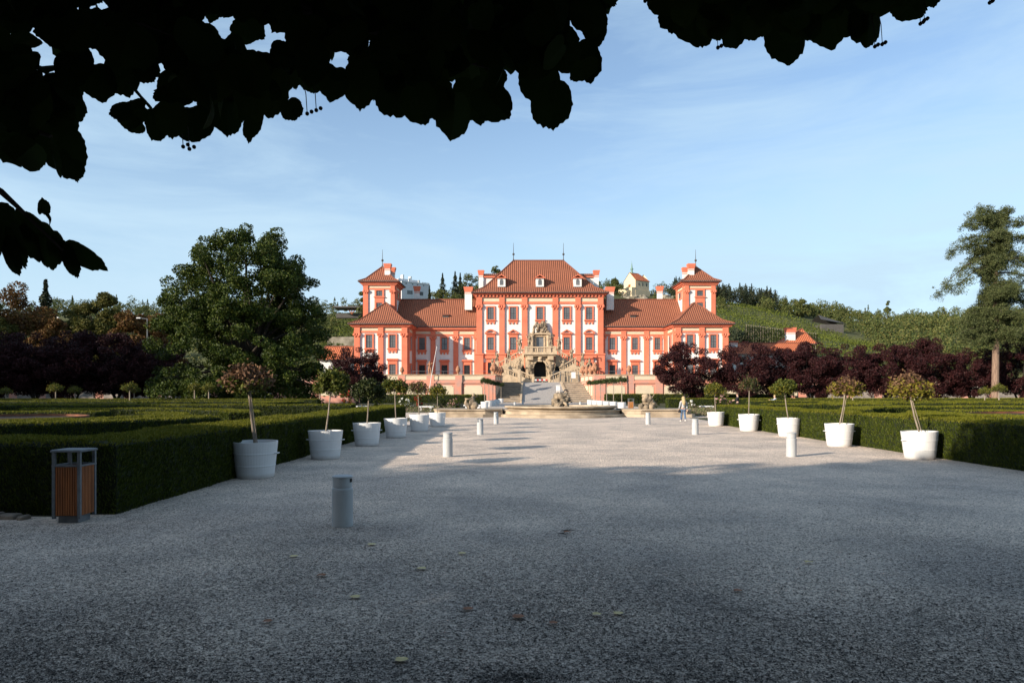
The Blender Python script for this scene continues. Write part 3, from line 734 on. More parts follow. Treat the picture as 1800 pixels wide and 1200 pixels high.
# ---- wings, pavilions, towers (left, then mirrored right)
zw = lambda py: PZ(py, Yw); zp = lambda py: PZ(py, Yp); zt_ = lambda py: PZ(py, Yt)
for m in (0, 1):
    # wing
    x0, x1 = U(700, Yw), mx0
    mb = MB(); bxm(mb, x0, x1-0.01, Yw, Yw+10.5, 0, zw(577), m); obj('wall', mb, MT['white'], palace)
    mb = MB(); bxm(mb, x0, x1-0.02, Yw-0.14, Yw+0.2, zw(590.5), zw(587), m); obj('architrave', mb, MT['red'], palace)
    mb = MB(); bxm(mb, x0, x1-0.02, Yw-0.06, Yw+0.2, zw(587), zw(582), m); obj('frieze', mb, MT['cream'], palace)
    mb = MB(); bxm(mb, x0, x1-0.02, Yw-0.3, Yw+0.2, zw(581.9), zw(579.5), m); bxm(mb, x0, x1-0.02, Yw-0.7, Yw+0.2, zw(579.4), zw(574.6), m); obj('cornice', mb, MT['red'], palace)
    for a, b in ((757, 765.6), (797, 805.6), (833.5, 837), (726.5, 731)):
        p0, p1 = sorted((mir(U(a, Yw), m), mir(U(b, Yw), m)))
        pilaster(palace, p0, p1, ZT, zw(581.6), zw(597), zw(591), Yw, d=0.26 if b-a > 6 else 0.15)
    for i, pc in enumerate((742, 781.3, 821)):
        xc = mir(U(pc, Yw), m); w = 10.2*Yw/1200
        window(palace, xc, w, zw(614.5), zw(593.5), Yw, rows=2)
        window(palace, xc, w*1.02, zw(660), zw(641.5), Yw, 'head', False, dark=(m == 0 or i == 2), rows=3 if i == 1 else 2, sill=False)
    r = MB(); ze = zw(574)+0.02; Yr = Yw+6.2; zrw = PZ(526.5, Yr)
    a, b = sorted((mir(U(690, Yw), m), mir(mx0-0.01, m)))
    sl = math.hypot(Yr-Yw+0.95, zrw-ze)
    y0 = Yw-0.95; ymid = y0+0.28*(Yr-y0); zmid = ze+(zrw-ze)*0.22
    for (ya, za, yb, zb, va, vb) in ((y0, ze, ymid, zmid, 0, .27*sl), (ymid, zmid, Yr, zrw, .27*sl, sl)):
        r.poly([(a, ya, za), (b, ya, za), (b, yb, zb), (a, yb, zb)], [(0, va), (b-a, va), (b-a, vb), (0, vb)])
    r.poly([(b, 2*Yr-y0, ze), (a, 2*Yr-y0, ze), (a, Yr, zrw), (b, Yr, zrw)], [(0, 0), (b-a, 0), (b-a, sl), (0, sl)])
    wr = obj('roof', r, MT['roof'], palace)
    t = MB(); t.tube([(a, Yr, zrw), (b, Yr, zrw)], 0.17, 6); obj('ridge_tiles', t, MT['roof'], wr)
    g = MB(); bxm(g, U(727, Yw)-0.6, x1-0.1, y0-0.14, y0+0.1, ze-0.17, ze-0.01, m); obj('gutter', g, MT['gutter'], wr)
    chimney(wr, mir(U(823.5, Yw+2.6), m), Yw+2.6, 1.5, PZ(545, Yw+2.6), PZ(505, Yw+2.6))
    chimney(wr, mir(U(733, Yr+1), m), Yr+1, 1.05, PZ(532, Yr+1), PZ(503.5, Yr+1))
    # small roof hatch
    d = MB(); xc = mir(U(783.5, Yw+2), m); hz = PZ(558, Yw+2); d.box(xc-0.62, xc+0.62, Yw+1.75, Yw+4, hz-0.4, hz+0.45); dh = obj('roof_hatch', d, MT['gutter'], wr)
    d = MB(); d.quad((xc-0.8, Yw+1.45, hz+0.42), (xc+0.8, Yw+1.45, hz+0.42), (xc+0.75, Yw+4.2, hz+1.35), (xc-0.75, Yw+4.2, hz+1.35)); obj('hatch_lid', d, MT['roof'], dh)
    # pavilion
    x0, x1 = U(623.3, Yp), U(716, Yp)
    mb = MB(); bxm(mb, x0, x1, Yp, Yp+10.5, 0, zp(572), m); obj('wall', mb, MT['white'], palace)
    for nm, mt, z0, z1, ex in (('architrave', 'red', 584.8, 581.3, 0.14), ('frieze', 'cream', 581.2, 575.5, 0.06)):
        mb = MB(); bxm(mb, x0-ex, x1+ex, Yp-ex, Yp+7.4, zp(z0), zp(z1), m); obj(nm, mb, MT[mt], palace)
    mb = MB()
    for z0, z1, ex in ((575.5, 573.9, 0.38), (573.8, 571.4, 0.65), (571.3, 569.3, 0.95)): bxm(mb, x0-ex, x1+ex, Yp-ex, Yp+7.3, zp(z0), zp(z1), m)
    obj('cornice', mb, MT['red'], palace)
    for a, b in ((623.2, 633), (665, 674.2), (706.3, 716.2)):
        p0, p1 = sorted((mir(U(a, Yp), m), mir(U(b, Yp), m)))
        pilaster(palace, p0, p1, ZT, zp(575.4), zp(592), zp(585.5), Yp)
    for pc in (649.2, 690.2):
        xc = mir(U(pc, Yp), m); w = 11*Yp/1200
        window(palace, xc, w, zp(611.5), zp(588.5), Yp, rows=2)
        window(palace, xc, w*1.05, zp(659), zp(640), Yp, 'head', False, rows=2, sill=False)
    # inner flank of the pavilion: pilasters and a narrow window
    mb = MB()
    for ya, yb in ((Yp+0.1, Yp+1.1), (Yp+6.2, Yp+7.2)): bxm(mb, x1, x1+0.3, ya, yb, ZT, zp(575.4), m)
    obj('pilaster', mb, MT['red'], palace)
    for g0, g1 in ((611.5, 588.5), (659, 640)):
        f = MB(); bxm(f, x1, x1+0.2, Yp+2.7, Yp+4.7, zp(g0)-0.3, zp(g1)+0.35, m); fo = obj('window', f, MT['red'], palace)
        g = MB(); bxm(g, x1, x1+0.23, Yp+3.05, Yp+4.35, zp(g0), zp(g1), m); obj('pane', g, MT['glass'], fo)
    ze = zp(569.2)+0.03
    a, b = sorted((mir(x0-1.05, m), mir(x1+1.05, m)))
    xm = (a+b)/2
    hip('roof', palace, MT['roof'], a, b, Yp-1.05, Yp+10, ze, (xm, Yp+5.2, PZ(532, Yp+5.2)), (xm, Yp+8.2, PZ(532, Yp+5.2)), 'Y')
    # tower
    x0, x1 = U(640.3, Yt), U(694, Yt)
    mb = MB(); bxm(mb, x0, x1, Yt, Yt+6.4, 10, zt_(499), m); obj('tower_wall', mb, MT['white'], palace)
    for nm, mt, z0, z1, ex in (('architrave', 'red', 509, 506.2, 0.13), ('frieze', 'cream', 506.1, 502, 0.06)):
        mb = MB(); bxm(mb, x0-ex, x1+ex, Yt-ex, Yt+6.4+ex, zt_(z0), zt_(z1), m); obj(nm, mb, MT[mt], palace)
    mb = MB()
    for z0, z1, ex in ((502, 500, 0.35), (499.9, 497.4, 0.6), (497.3, 495.2, 0.9)): bxm(mb, x0-ex, x1+ex, Yt-ex, Yt+6.4+ex, zt_(z0), zt_(z1), m)
    obj('cornice', mb, MT['red'], palace)
    for a, b in ((640, 647.3), (686.9, 694.2)):
        p0, p1 = sorted((mir(U(a, Yt), m), mir(U(b, Yt), m)))
        pilaster(palace, p0, p1, 14, zt_(501.9), zt_(515.5), zt_(510), Yt, d=0.28)
    mb = MB()
    for ya, yb in ((Yt+0.05, Yt+0.9), (Yt+5.5, Yt+6.35)):
        bxm(mb, x1, x1+0.26, ya, yb, 14, zt_(501.9), m); bxm(mb, x0-0.26, x0, ya, yb, 14, zt_(501.9), m)
    obj('pilaster', mb, MT['red'], palace)
    xc = mir(U(667, Yt), m); w = 10.6*Yt/1200
    window(palace, xc, w, zt_(520.5), zt_(510.8), Yt, apron='panel', rows=2, fw=0.36)
    window(palace, xc, w, zt_(541), zt_(531.2), Yt, apron=False, rows=2, fw=0.36)
    f = MB(); bxm(f, x1, x1+0.18, Yt+2.1, Yt+4.3, zt_(523), zt_(508.9), m); fo = obj('window', f, MT['red'], palace)
    g = MB(); bxm(g, x1, x1+0.21, Yt+2.5, Yt+3.9, zt_(520.5), zt_(510.8), m); obj('pane', g, MT['glass'], fo)
    ze = zt_(495)+0.03; a, b = sorted((mir(x0-1.0, m), mir(x1+1.0, m))); xm = (a+b)/2; ya = Yt+3.2; za = PZ(468.5, ya)
    tr = hip('tower_roof', palace, MT['roof'], a, b, Yt-1.0, Yt+7.4, ze, (xm, ya, za), (xm, ya+0.02, za), 'Y')
    rod(palace, xm, ya, za, 3.6)
    chimney(tr, mir(U(681.6, Yt+1.6), m), Yt+1.6, 1.15, PZ(492, Yt+1.6), PZ(464, Yt+1.6))
    chimney(tr, mir(U(690, Yt+4.2), m), Yt+4.2, 0.95, PZ(496, Yt+4.2), PZ(470.5, Yt+4.2))
# ================================================================ terrace, steps, staircase
SXC = 5.4
def terrace(m):
    def X(x): return 2*SXC - x if m else x
    side = 'right' if m else 'left'
    t = thing('terrace_wall', (X(-20), 113, 0), 'pink and cream terrace wall below the %s wing, %s of the steps' % (side, side), 'terrace wall')
    def sl(mb, pts, z0, z1):
        p = [(X(x), y) for x, y in pts]
        if m: p = p[::-1]
        mb.slab(p, z0, z1)
    fx, bx = -2.8, -1.7
    mb = MB(); sl(mb, [(-36, 113), (fx, 113), (bx, 124.6), (bx, 139.8), (-36, 139.8)], -0.2, ZT-0.01); obj('base', mb, MT['pink'], t)
    mb = MB(); sl(mb, [(-36, 113.02), (fx-0.02, 113.02), (bx-0.02, 124.6), (bx-0.5, 124.6), (fx-0.5, 113.5), (-36, 113.5)], ZT-0.012, 4.55); obj('parapet', mb, MT['pink'], t)
    mb = MB(); sl(mb, [(-36.1, 112.85), (fx+0.13, 112.85), (bx+0.13, 124.75), (bx-0.62, 124.75), (fx-0.65, 113.65), (-36.1, 113.65)], 4.55, 4.68); obj('coping', mb, MT['stone'], t)
    mb = MB(); sl(mb, [(-36, 112.82), (fx+0.12, 112.82), (bx+0.12, 124.6), (bx, 124.6), (fx, 113), (-36, 113)], 3.2, 3.42); sl(mb, [(-36, 112.9), (fx+0.06, 112.9), (bx+0.06, 124.6), (bx, 124.6), (fx, 113), (-36, 113)], 3.42, 3.6); sl(mb, [(-36, 112.86), (fx+0.08, 112.86), (bx+0.08, 124.6), (bx, 124.6), (fx, 113), (-36, 113)], -0.1, 0.9)
    obj('moulding', mb, MT['pink'], t)
    x = fx - 1.85
    pl = MB(); pn = []
    sl(pl, [(fx-1.85, 112.84), (fx+0.05, 112.84), (fx+0.05, 113.05), (fx-1.85, 113.05)], 0.9, 3.19); sl(pl, [(fx-1.85, 112.9), (fx+0.02, 112.9), (fx+0.02, 113.05), (fx-1.85, 113.05)], 3.61, 4.54)
    while x > -35:
        a, b = x-3.5, x
        mb = MB(); sl(mb, [(a, 112.955), (b, 112.955), (b, 113.1), (a, 113.1)], 3.78, 4.42)
        c = 0.22
        pts = [(a+0.25+c, 1.15), (b-0.25-c, 1.15), (b-0.25-c, 1.15), (b-0.25, 1.15), (b-0.25, 2.85-c), (b-0.25-c, 2.85-c), (b-0.25-c, 2.85), (a+0.25+c, 2.85), (a+0.25+c, 2.85-c), (a+0.25, 2.85-c), (a+0.25, 1.15)]
        pts = [(a+0.25, 1.15), (b-0.25, 1.15), (b-0.25, 2.85-c), (b-0.25-c, 2.85-c), (b-0.25-c, 2.85), (a+0.25+c, 2.85), (a+0.25+c, 2.85-c), (a+0.25, 2.85-c)]
        p = [(X(u), z) for u, z in pts]
        mb.prism(p[::-1] if m else p, 112.95, 113.1)
        obj('panel', mb, MT['cream'], t)
        sl(pl, [(a-1.25, 112.84), (a, 112.84), (a, 113.05), (a-1.25, 113.05)], 0.9, 3.19); sl(pl, [(a-1.25, 112.9), (a, 112.9), (a, 113.05), (a-1.25, 113.05)], 3.61, 4.54)
        x = a-1.25
    obj('piers', pl, MT['pink'], t)
    mb = MB()
    for q in (0.12, 0.42, 0.72):                   # panels of the splayed flank
        for z0, z1 in ((1.2, 2.8), (3.75, 4.4)):
            ya, yb = 113+11.6*q, 113+11.6*(q+0.2); xa, xb = fx+(bx-fx)*q, fx+(bx-fx)*(q+0.2)
            sl(mb, [(xa, ya), (xa+0.04, ya), (xb+0.04, yb), (xb, yb)], z0, z1)
    obj('panel', mb, MT['cream'], t)
    # slender drain pipe
    mb = MB(); mb.tube([(X(-8.3), 112.78, 0), (X(-8.3), 112.78, 3.1), (X(-8.2), 112.74, 3.5), (X(-8.2), 112.8, 4.5)], 0.07, 6); obj('drain_pipe', mb, MT['gutter'], t)
    # glass rail behind the parapet
    mb = MB(); bxa, bxb = sorted((X(-24), X(-4))); mb.box(bxa, bxb, 114.2, 114.23, 5.2, 5.26)
    k = bxa
    while k <= bxb: mb.box(k-0.02, k+0.02, 114.2, 114.23, ZT, 5.2); k += 2.5
    obj('handrail', mb, MT['galv'], t)
terrace(0); terrace(1)

es = thing('entrance_steps', (SXC, 118, 0), 'two flights of grey stone steps beside a cobbled ramp up to the palace', 'steps')
nst = 10; y0s, y1s = 112.3, 124.0; zr_ = 3.54
for m in (0, 1):
    mb = MB(); td = MB()
    for k in range(nst):
        ya = y0s+(y1s-y0s)*k/nst; f = (ya-y0s)/(y1s-y0s); z = zr_*(k+1)/nst
        xo = -2.85+1.15*f; xi = SXC-4.15+0.45*f
        pts = [(xo, ya), (xi, ya), (xi, y1s), (xo+0.02, y1s)]
        if m: pts = [(2*SXC-x, y) for x, y in pts][::-1]
        mb.slab(pts, z-zr_/nst-(0.0 if k else 0.1), z-0.085)
        pts2 = [(x, y-(0.1 if y == ya else 0)) for x, y in pts]; td.slab(pts2, z-0.085, z)
    fl = obj('flight', mb, MT['step'], es); obj('treads', td, MT['stone'], fl)
    st = MB()
    for a0, w in ((SXC-4.15, 0.34),):
        xa, xb = a0, a0+0.45
        P0 = [(xa+0.003, y0s-0.3, -0.1), (xa+w, y0s-0.3, -0.1), (xb+w, y1s, zr_-0.2), (xb+0.003, y1s, zr_-0.2)]
        P1 = [(p[0], p[1], p[2]+0.42) for p in P0]
        if m: P0 = [(2*SXC-x, y, z) for x, y, z in P0][::-1]; P1 = [(2*SXC-x, y, z) for x, y, z in P1][::-1]
        i = len(st.v); st.v += P0+P1
        for q in ((3,2,1,0),(4,5,6,7),(0,1,5,4),(1,2,6,5),(2,3,7,6),(3,0,4,7)): st.f.append(tuple(i+k for k in q))
    obj('kerb', st, MT['stone'], es)
mb = MB()
mb.poly([(SXC-4.0, y0s-0.2, 0.02), (SXC+4.0, y0s-0.2, 0.02), (SXC+3.6, y1s, zr_), (SXC-3.6, y1s, zr_)])
obj('ramp', mb, MT['cobble'], es)
mb = MB(); mb.box(-1.68, 2*SXC+1.68, y1s, 139.9, 0.5, zr_-0.002); obj('landing', mb, MT['cobble'], es)

gs = thing('grand_staircase', (SXC, 131, zr_), 'sandstone double staircase with balustrades, arched portal and balcony before the palace', 'staircase')
def balustrade(mb, xa, za, xb, zb, y0, y1, zbot, full=True, step=0.46):
    """sloping parapet: wall below, balusters, rail; za/zb rail heights"""
    n = max(2, int(abs(xb-xa)/step))
    lo = min(za, zb)
    def pr(pts, ya, yb):
        if xa > xb: pts = pts[::-1]
        mb.prism(pts, ya, yb)
    pr([(xa, zbot), (xb, zbot), (xb, max(zb-1.0, zbot+.01)), (xa, max(za-1.0, zbot+.02))], y0, y1)
    pr([(xa, za-0.22), (xb, zb-0.22), (xb, zb), (xa, za)], y0-0.08, y1+0.08)
    yc = (y0+y1)/2
    for k in range(n):
        t = (k+.5)/n; x = xa+(xb-xa)*t; z = za+(zb-za)*t
        if k % 5 == 0: mb.box(x-0.15, x+0.15, y0+0.01, y1-0.01, z-1.1, z-0.1)
        else: mb.lathe([(0.11, 0), (0.07, 0.12), (0.13, 0.38), (0.06, 0.62), (0.10, 0.8)], (x, yc, z-1.0), 6)
# portal block with arched opening
hw, aw, spr, ztop, yp0 = 2.75, 1.17, 6.55, 8.9, 131.0
mb = MB()
mb.box(SXC-hw, SXC-aw, yp0, 139.85, zr_, spr); mb.box(SXC+aw, SXC+hw, yp0, 139.85, zr_, spr)
arc = [(SXC+aw*cos(t), spr+aw*1.02*sin(t)) for t in np.linspace(0, pi, 15)]
for k in range(14):
    (xa, za), (xb, zb) = arc[k], arc[k+1]
    mb.prism([(xb, zb), (xa, za), (xa, ztop), (xb, ztop)], yp0, 139.8)
mb.box(SXC-hw, SXC-aw-.001, yp0+.002, 139.85, spr, ztop); mb.box(SXC+aw+.001, SXC+hw, yp0+.002, 139.85, spr, ztop)
obj('portal', mb, MT['stone'], gs)
mb = MB()
for k in range(14):
    (xa, za), (xb, zb) = arc[k], arc[k+1]
    o = lambda x, z, e: (SXC+(x-SXC)*e, spr+(z-spr)*e)
    mb.prism([o(xb, zb, 1.0), o(xa, za, 1.0), o(xa, za, 1.22), o(xb, zb, 1.22)], yp0-0.18, yp0-0.002)
mb.box(SXC-0.32, SXC+0.32, yp0-0.35, yp0-0.19, 7.6, 8.85)
mb.blob((SXC, yp0-0.35, 8.35), (0.42, 0.3, 0.5), 4, 0.25)
obj('archivolt', mb, MT['stone'], gs)
mb = MB(); mb.box(SXC-aw-0.1, SXC+aw+0.1, yp0+1.4, yp0+1.5, zr_, ztop-0.1); obj('doorway', mb, MT['black'], gs)
mb = MB(); mb.box(SXC-2.2, SXC+2.2, yp0-1.1, yp0-0.005, zr_, 4.15); mb.box(SXC-1.7, SXC+1.7, yp0-0.6, yp0-0.006, 4.151, 4.7); obj('door_step', mb, MT['stone'], gs)
mb = MB(); mb.box(SXC-3.1, SXC+3.1, yp0-1.2, 139.8, ztop+.003, ztop+0.3); mb.box(SXC-2.9, SXC+2.9, yp0-0.9, yp0-.003, ztop-0.25, ztop)
for s in (-1, 1): mb.box(SXC+s*1.95-0.55, SXC+s*1.95+0.55, yp0-0.85, yp0-.004, 7.9, ztop-0.26)
obj('balcony', mb, MT['stone'], gs)
mb = MB(); zb = ztop+0.3
balustrade(mb, SXC-2.6, zb+1.2, SXC+2.6, zb+1.2, yp0-1.1, yp0-0.7, zb+.002, step=0.36)
for x in (-2.75, -1.75, 1.75, 2.75): mb.box(SXC+x-0.28, SXC+x+0.28, yp0-1.14, yp0-0.6, zb+.004, zb+1.32)
obj('balustrade', mb, MT['stone'], gs)
for s in (-1, 1):
    mb = MB()
    balustrade(mb, SXC+s*3.05, 10.3, SXC+s*8.3, 7.4, 133.4, 133.9, zr_)
    mb.box(*sorted((SXC+s*8.0, SXC+s*8.7)), 133.2, 134.1, zr_, 7.7)
    obj('upper_flight', mb, MT['stone'], gs)
    mb = MB()
    balustrade(mb, SXC+s*6.9, 8.5, SXC+s*3.6, 6.6, 130.4, 130.8, zr_)
    obj('middle_flight', mb, MT['stone'], gs)
    mb = MB()
    balustrade(mb, SXC+s*8.7, 6.9, SXC+s*4.4, 5.55, 127.4, 127.9, zr_)
    balustrade(mb, SXC+s*3.8, 5.75, SXC+s*1.75, 4.9, 127.2, 127.7, zr_, step=0.4)
    mb.box(*sorted((SXC+s*3.8, SXC+s*4.4)), 127.1, 128.0, zr_, 5.9)
    mb.box(*sorted((SXC+s*1.3, SXC+s*1.75)), 127.1, 127.8, zr_, 5.1)
    mb.box(*sorted((SXC+s*8.7, SXC+s*9.3)), 127.1, 133.2, zr_, 6.2)
    obj('lower_flight', mb, MT['stone'], gs)
for s in (-1, 1):
    mb = MB(); xc = SXC+s*3.45; pts = [(xc-.62, zr_), (xc+.62, zr_), (xc+.62, 6.2)] + [(xc+.62*cos(t), 6.2+.62*sin(t)) for t in np.linspace(.3, pi-.3, 7)] + [(xc-.62, 6.2)]
    mb.prism(pts, 133.3, 133.37); obj('niche', mb, MT['black'], gs)
# upper door surround with carved crest
Yd = Ym-0.05
mb = MB(); dz = lambda py: PZ(py, Yd)
gx = U(942.8, Yd), 2*PCX-U(942.8, Yd)
for s in (0, 1):
    a, b = sorted((mir(gx[0]-0.35, s), mir(gx[0], s))); mb.box(a, b, Yd-0.35, Yd, zb, dz(592))
    a, b = sorted((mir(gx[0]-1.25, s), mir(gx[0]-0.55, s))); mb.box(a, b, Yd-0.8, Yd, zb, dz(588)); mb.lathe([(0.3, 0), (0.26, (dz(590)-zb))], ((a+b)/2, Yd-0.85, zb), 10)
mb.box(gx[0]-1.4, gx[1]+1.4, Yd-1.0, Yd, dz(588), dz(585.5)); mb.box(gx[0]-.55, gx[1]+.55, Yd-.5, Yd, dz(592), dz(588)-.003)
obj('door_surround', mb, MT['stone'], gs)
mb = MB()
R = random.Random(5)
for k in range(26):
    u = R.uniform(-1, 1); h = R.random(); x = PCX+u*1.75*(1-0.55*h); z = dz(585)+h*(dz(568)-dz(585))
    mb.blob((x, Yd-0.55-0.3*R.random(), z), (R.uniform(.25, .5), 0.35, R.uniform(.28, .55)), k, 0.25, 9, 6)
obj('crest', mb, MT['statue'], gs)
mb = MB(); mb.box(gx[0]+.003, gx[1]-.003, Yd-0.1, Yd, zb, dz(592)-.003); obj('door_pane', mb, MT['glass'], gs)

def figure(mb, x, y, z, h, seed, arms=2, broad=1.0):
    R = random.Random(seed); l = R.uniform(-.06, .06)*h
    p = lambda a, b, c: (x+a*h, y+b*h, z+c*h)
    for s in (-1, 1): mb.tube([p(s*.07, 0, 0), p(s*.08+l/h*.4, -.03, .26), p(s*.05+l/h, 0, .52)], [.055*h, .06*h, .085*h*broad], 7)
    mb.tube([p(l/h, 0, .48), p(l/h*1.3, -.02, .64), p(l/h, 0, .80), p(l/h, 0, .86)], [.10*h*broad, .115*h*broad, .10*h*broad, .04*h], 9)
    mb.blob(p(l/h, -.02, .925), (.062*h, .07*h, .08*h), seed, .08, 9, 7)
    for k in range(arms):
        s = -1 if k else 1
        e = (s*R.uniform(.17, .26), R.uniform(-.16, .02), R.uniform(.58, .84)); hnd = (s*R.uniform(.08, .34), R.uniform(-.25, -.05), R.uniform(.5, 1.05))
        mb.tube([p(s*.11+l/h, 0, .79), p(*e), p(*hnd)], [.05*h*broad, .042*h, .025*h], 6)
    for k in range(5): mb.blob(p(R.uniform(-.13, .13), R.uniform(-.02, .1), R.uniform(.1, .62)), (.09*h*broad, .08*h, R.uniform(.08, .17)*h), seed+k, .3, 8, 6)
def statue(x, y, z, h, seed, label, group='stone statues of the staircase', m='statue', broad=1.0, plinth=True):
    mb = MB()
    if plinth: mb.box(x-.17*h, x+.17*h, y-.15*h, y+.15*h, z, z+.08*h)
    figure(mb, x, y, z+(.06*h if plinth else 0), h*.94, seed, broad=broad)
    o = obj('statue', mb, MT[m], at=(x, y, z)); return tag(o, label, 'statue', group)
statue(SXC-2.0, 130.2, zb+1.33, 2.3, 3, 'standing stone figure on the left post of the balcony')
statue(SXC+2.0, 130.2, zb+1.33, 2.25, 8, 'standing stone figure on the right post of the balcony')
statue(SXC-1.95, 130.4, 4.15, 3.7, 13, 'stone giant carrying the balcony left of the dark arch', broad=1.5, plinth=False)
statue(SXC+1.95, 130.4, 4.15, 3.7, 17, 'stone giant carrying the balcony right of the dark arch', broad=1.5, plinth=False)
for s, sd in ((-1, 'left'), (1, 'right')):
    statue(SXC+s*4.1, 127.6, 5.9, 2.1, 21+s, 'stone figure on the %s lower pier of the staircase' % sd)
    statue(SXC+s*3.9, 133.65, 9.85, 2.7, 31+s, 'tall stone figure near the top of the %s upper flight' % sd)
    statue(SXC+s*6.0, 130.6, 8.0, 2.2, 41+s, 'stone figure halfway down the %s staircase flight' % sd)
    statue(SXC+s*8.35, 133.65, 7.7, 1.9, 51+s, 'stone figure at the outer foot of the %s upper flight' % sd)
    statue(SXC+s*9.0, 128.0, 6.2, 2.0, 61+s, 'stone figure on the %s outer corner of the lower flight' % sd)
def urn(x, y, z, h, label, m='terracotta', bust=0, group='urns on the terrace walls'):
    mb = MB()
    mb.lathe([(.17*h, 0), (.17*h, .06*h), (.1*h, .1*h), (.09*h, .18*h), (.22*h, .34*h), (.27*h, .52*h), (.24*h, .66*h), (.15*h, .72*h), (.21*h, .76*h), (.2*h, .8*h), (.1*h, .88*h), (.06*h, .96*h), (0.0, h)], (x, y, z), 14)
    if bust:
        for k in range(6): mb.blob((x+.2*h*cos(k), y+.2*h*sin(k), z+.45*h), (.12*h, .12*h, .17*h), k, .2, 8, 6)
    return tag(obj('urn', mb, MT[m], at=(x, y, z), smooth=True), label, 'urn', group)
zc = 4.68
urn(-18.25, 113.25, zc, 1.35, 'stone urn on the left terrace wall beside the bushy plum tree', 'terracotta')
urn(-8.95, 113.25, zc, 1.5, 'squat stone urn on the left terrace wall nearest its corner', 'terracotta')
statue(-13.6, 113.25, zc, 2.2, 71, 'stone statue on the left terrace wall beside the leaning flagpole', 'statues on the terrace walls', 'terracotta')
urn(19.4, 113.25, zc, 1.6, 'terracotta urn on the right terrace wall before a pavilion window', 'terracotta')
R = random.Random(9)
for s, sd in ((-1, 'left'), (1, 'right')):
    for k, w in enumerate(('nearest the corner', 'second from the corner', 'third from the corner', 'nearest the staircase')):
        f = 0.04+0.29*k; x = SXC+s*(8.45-1.1*f); y = 113.3+11.2*f
        urn(x, y, zc, (2.1, 1.75, 1.7, 1.9)[k], 'terracotta urn on the flank of the %s terrace, %s' % (sd, w), bust=(k in (0, 3)))
fp = thing('flagpole', (-13.2, 112.0, 0), 'thin white flagpole leaning in front of the left wing', 'flagpole')
mb = MB(); mb.tube([(-13.9, 112.2, 0), (-13.2, 112.2, 4.6), (-12.35, 112.2, 9.3)], [0.06, 0.055, 0.035], 8); obj('pole', mb, MT['tub'], fp)
mb = MB(); mb.blob((-12.33, 112.2, 9.4), 0.12, 1, 0, 8, 6); obj('finial', mb, MT['galv'], fp)
# red and white barrier before the arch, mesh fence and notice on the right
bt = thing('barrier', (SXC, 127.0, zr_), 'low red and white barrier in front of the dark arch', 'barrier')
for k in range(6):
    mb = MB(); mb.box(SXC-1.2+k*.4, SXC-.8+k*.4, 127.0, 127.06, zr_+.35, zr_+.6); obj('stripe', mb, MT['barrier_r' if k % 2 else 'barrier_w'], bt)
mb = MB()
for x in (-1.1, 1.1): mb.box(SXC+x-.04, SXC+x+.04, 127.07, 127.12, zr_, zr_+.7); mb.box(SXC+x-.06, SXC+x+.06, 126.8, 127.4, zr_, zr_+.06)
obj('post', mb, MT['galv'], bt)
ft = thing('mesh_fence', (9.0, 126.2, zr_), 'grey wire mesh site fence across the foot of the right flight', 'fence')
mb = MB()
for x in (5.4+2.2, 9.0, 11.0, 12.3): mb.box(x-.05, x+.05, 126.15, 126.25, zr_, zr_+2.05)
mb.box(7.6, 12.3, 126.17, 126.23, zr_+2.0, zr_+2.06); mb.box(7.6, 12.3, 126.17, 126.23, zr_+.15, zr_+.2)
obj('frame', mb, MT['galv'], ft)
mb = MB()
k = 7.75
while k < 12.2: mb.box(k-.008, k+.008, 126.19, 126.21, zr_+.2, zr_+2.0); k += .22
for z in (.6, 1.0, 1.4, 1.8): mb.box(7.6, 12.3, 126.195, 126.205, zr_+z, zr_+z+.015)
obj('wire', mb, MT['galv'], ft)
mb = MB(); mb.box(10.95, 11.75, 126.1, 126.14, zr_+.75, zr_+1.9); tag(obj('notice_board', mb, MT['tub'], at=(11.3, 126.1, zr_+.75)), 'white notice board hung on the wire mesh fence', 'notice board')

# ================================================================ fountain
FX, FY = 3.45, 48.6
fo = thing('fountain', (FX, FY, 0), 'low round stone fountain basin on steps with side plinths', 'fountain')
mb = MB(); mb.lathe([(4.75, 0), (4.75, .15), (4.7, .19), (4.3, .19), (4.3, .22)], (FX, FY, 0), 64); obj('lower_step', mb, MT['fstone'], fo)
mb = MB(); mb.lathe([(4.28, .191), (4.28, .40), (4.36, .43), (4.36, .47), (4.0, .47)], (FX, FY, 0), 64); obj('upper_step', mb, MT['fstone'], fo)
mb = MB(); mb.lathe([(3.7, .471), (3.72, .52), (3.95, .60), (4.0, .64), (4.0, .72), (3.95, .74), (3.55, .74), (3.5, .70), (3.48, .45)], (FX, FY, 0), 64); obj('basin', mb, MT['fstone'], fo)
mb = MB(); mb.lathe([(3.49, .60), (0.0, .602)], (FX, FY, 0), 48); obj('water', mb, MT['water'], fo)
for s in (-1, 1):
    mb = MB()
    out = [(4.2, -2.2), (5.4, -2.9), (8.6, -2.9), (9.0, -2.2), (9.0, 1.2), (4.2, 1.2)]
    p = [(FX+s*x, FY+y) for x, y in out]; p = p if s > 0 else p[::-1]
    mb.slab(p, 0, .2); q = [(FX+s*(x*0.97+.02), FY+y*0.86) for x, y in out]; q = q if s > 0 else q[::-1]
    mb.slab(q, .201, .45)
    cap = [(FX+s*(x*0.975+.03), FY+y*0.9) for x, y in out]; cap = cap if s > 0 else cap[::-1]
    mb.slab(cap, .451, .53)
    obj('side_plinth', mb, MT['fstone'], fo)
mb = MB(); R = random.Random(3)
fx, fy = 3.3, 45.9
for k in range(46):
    a = R.uniform(0, 6.28); h = R.random(); r = .72*(1-.5*h)
    mb.blob((fx+r*cos(a)*R.random()**.5, fy+.5*r*sin(a), .45+h*1.05), (R.uniform(.15, .27), R.uniform(.14, .24), R.uniform(.14, .25)), k, .25, 9, 6)
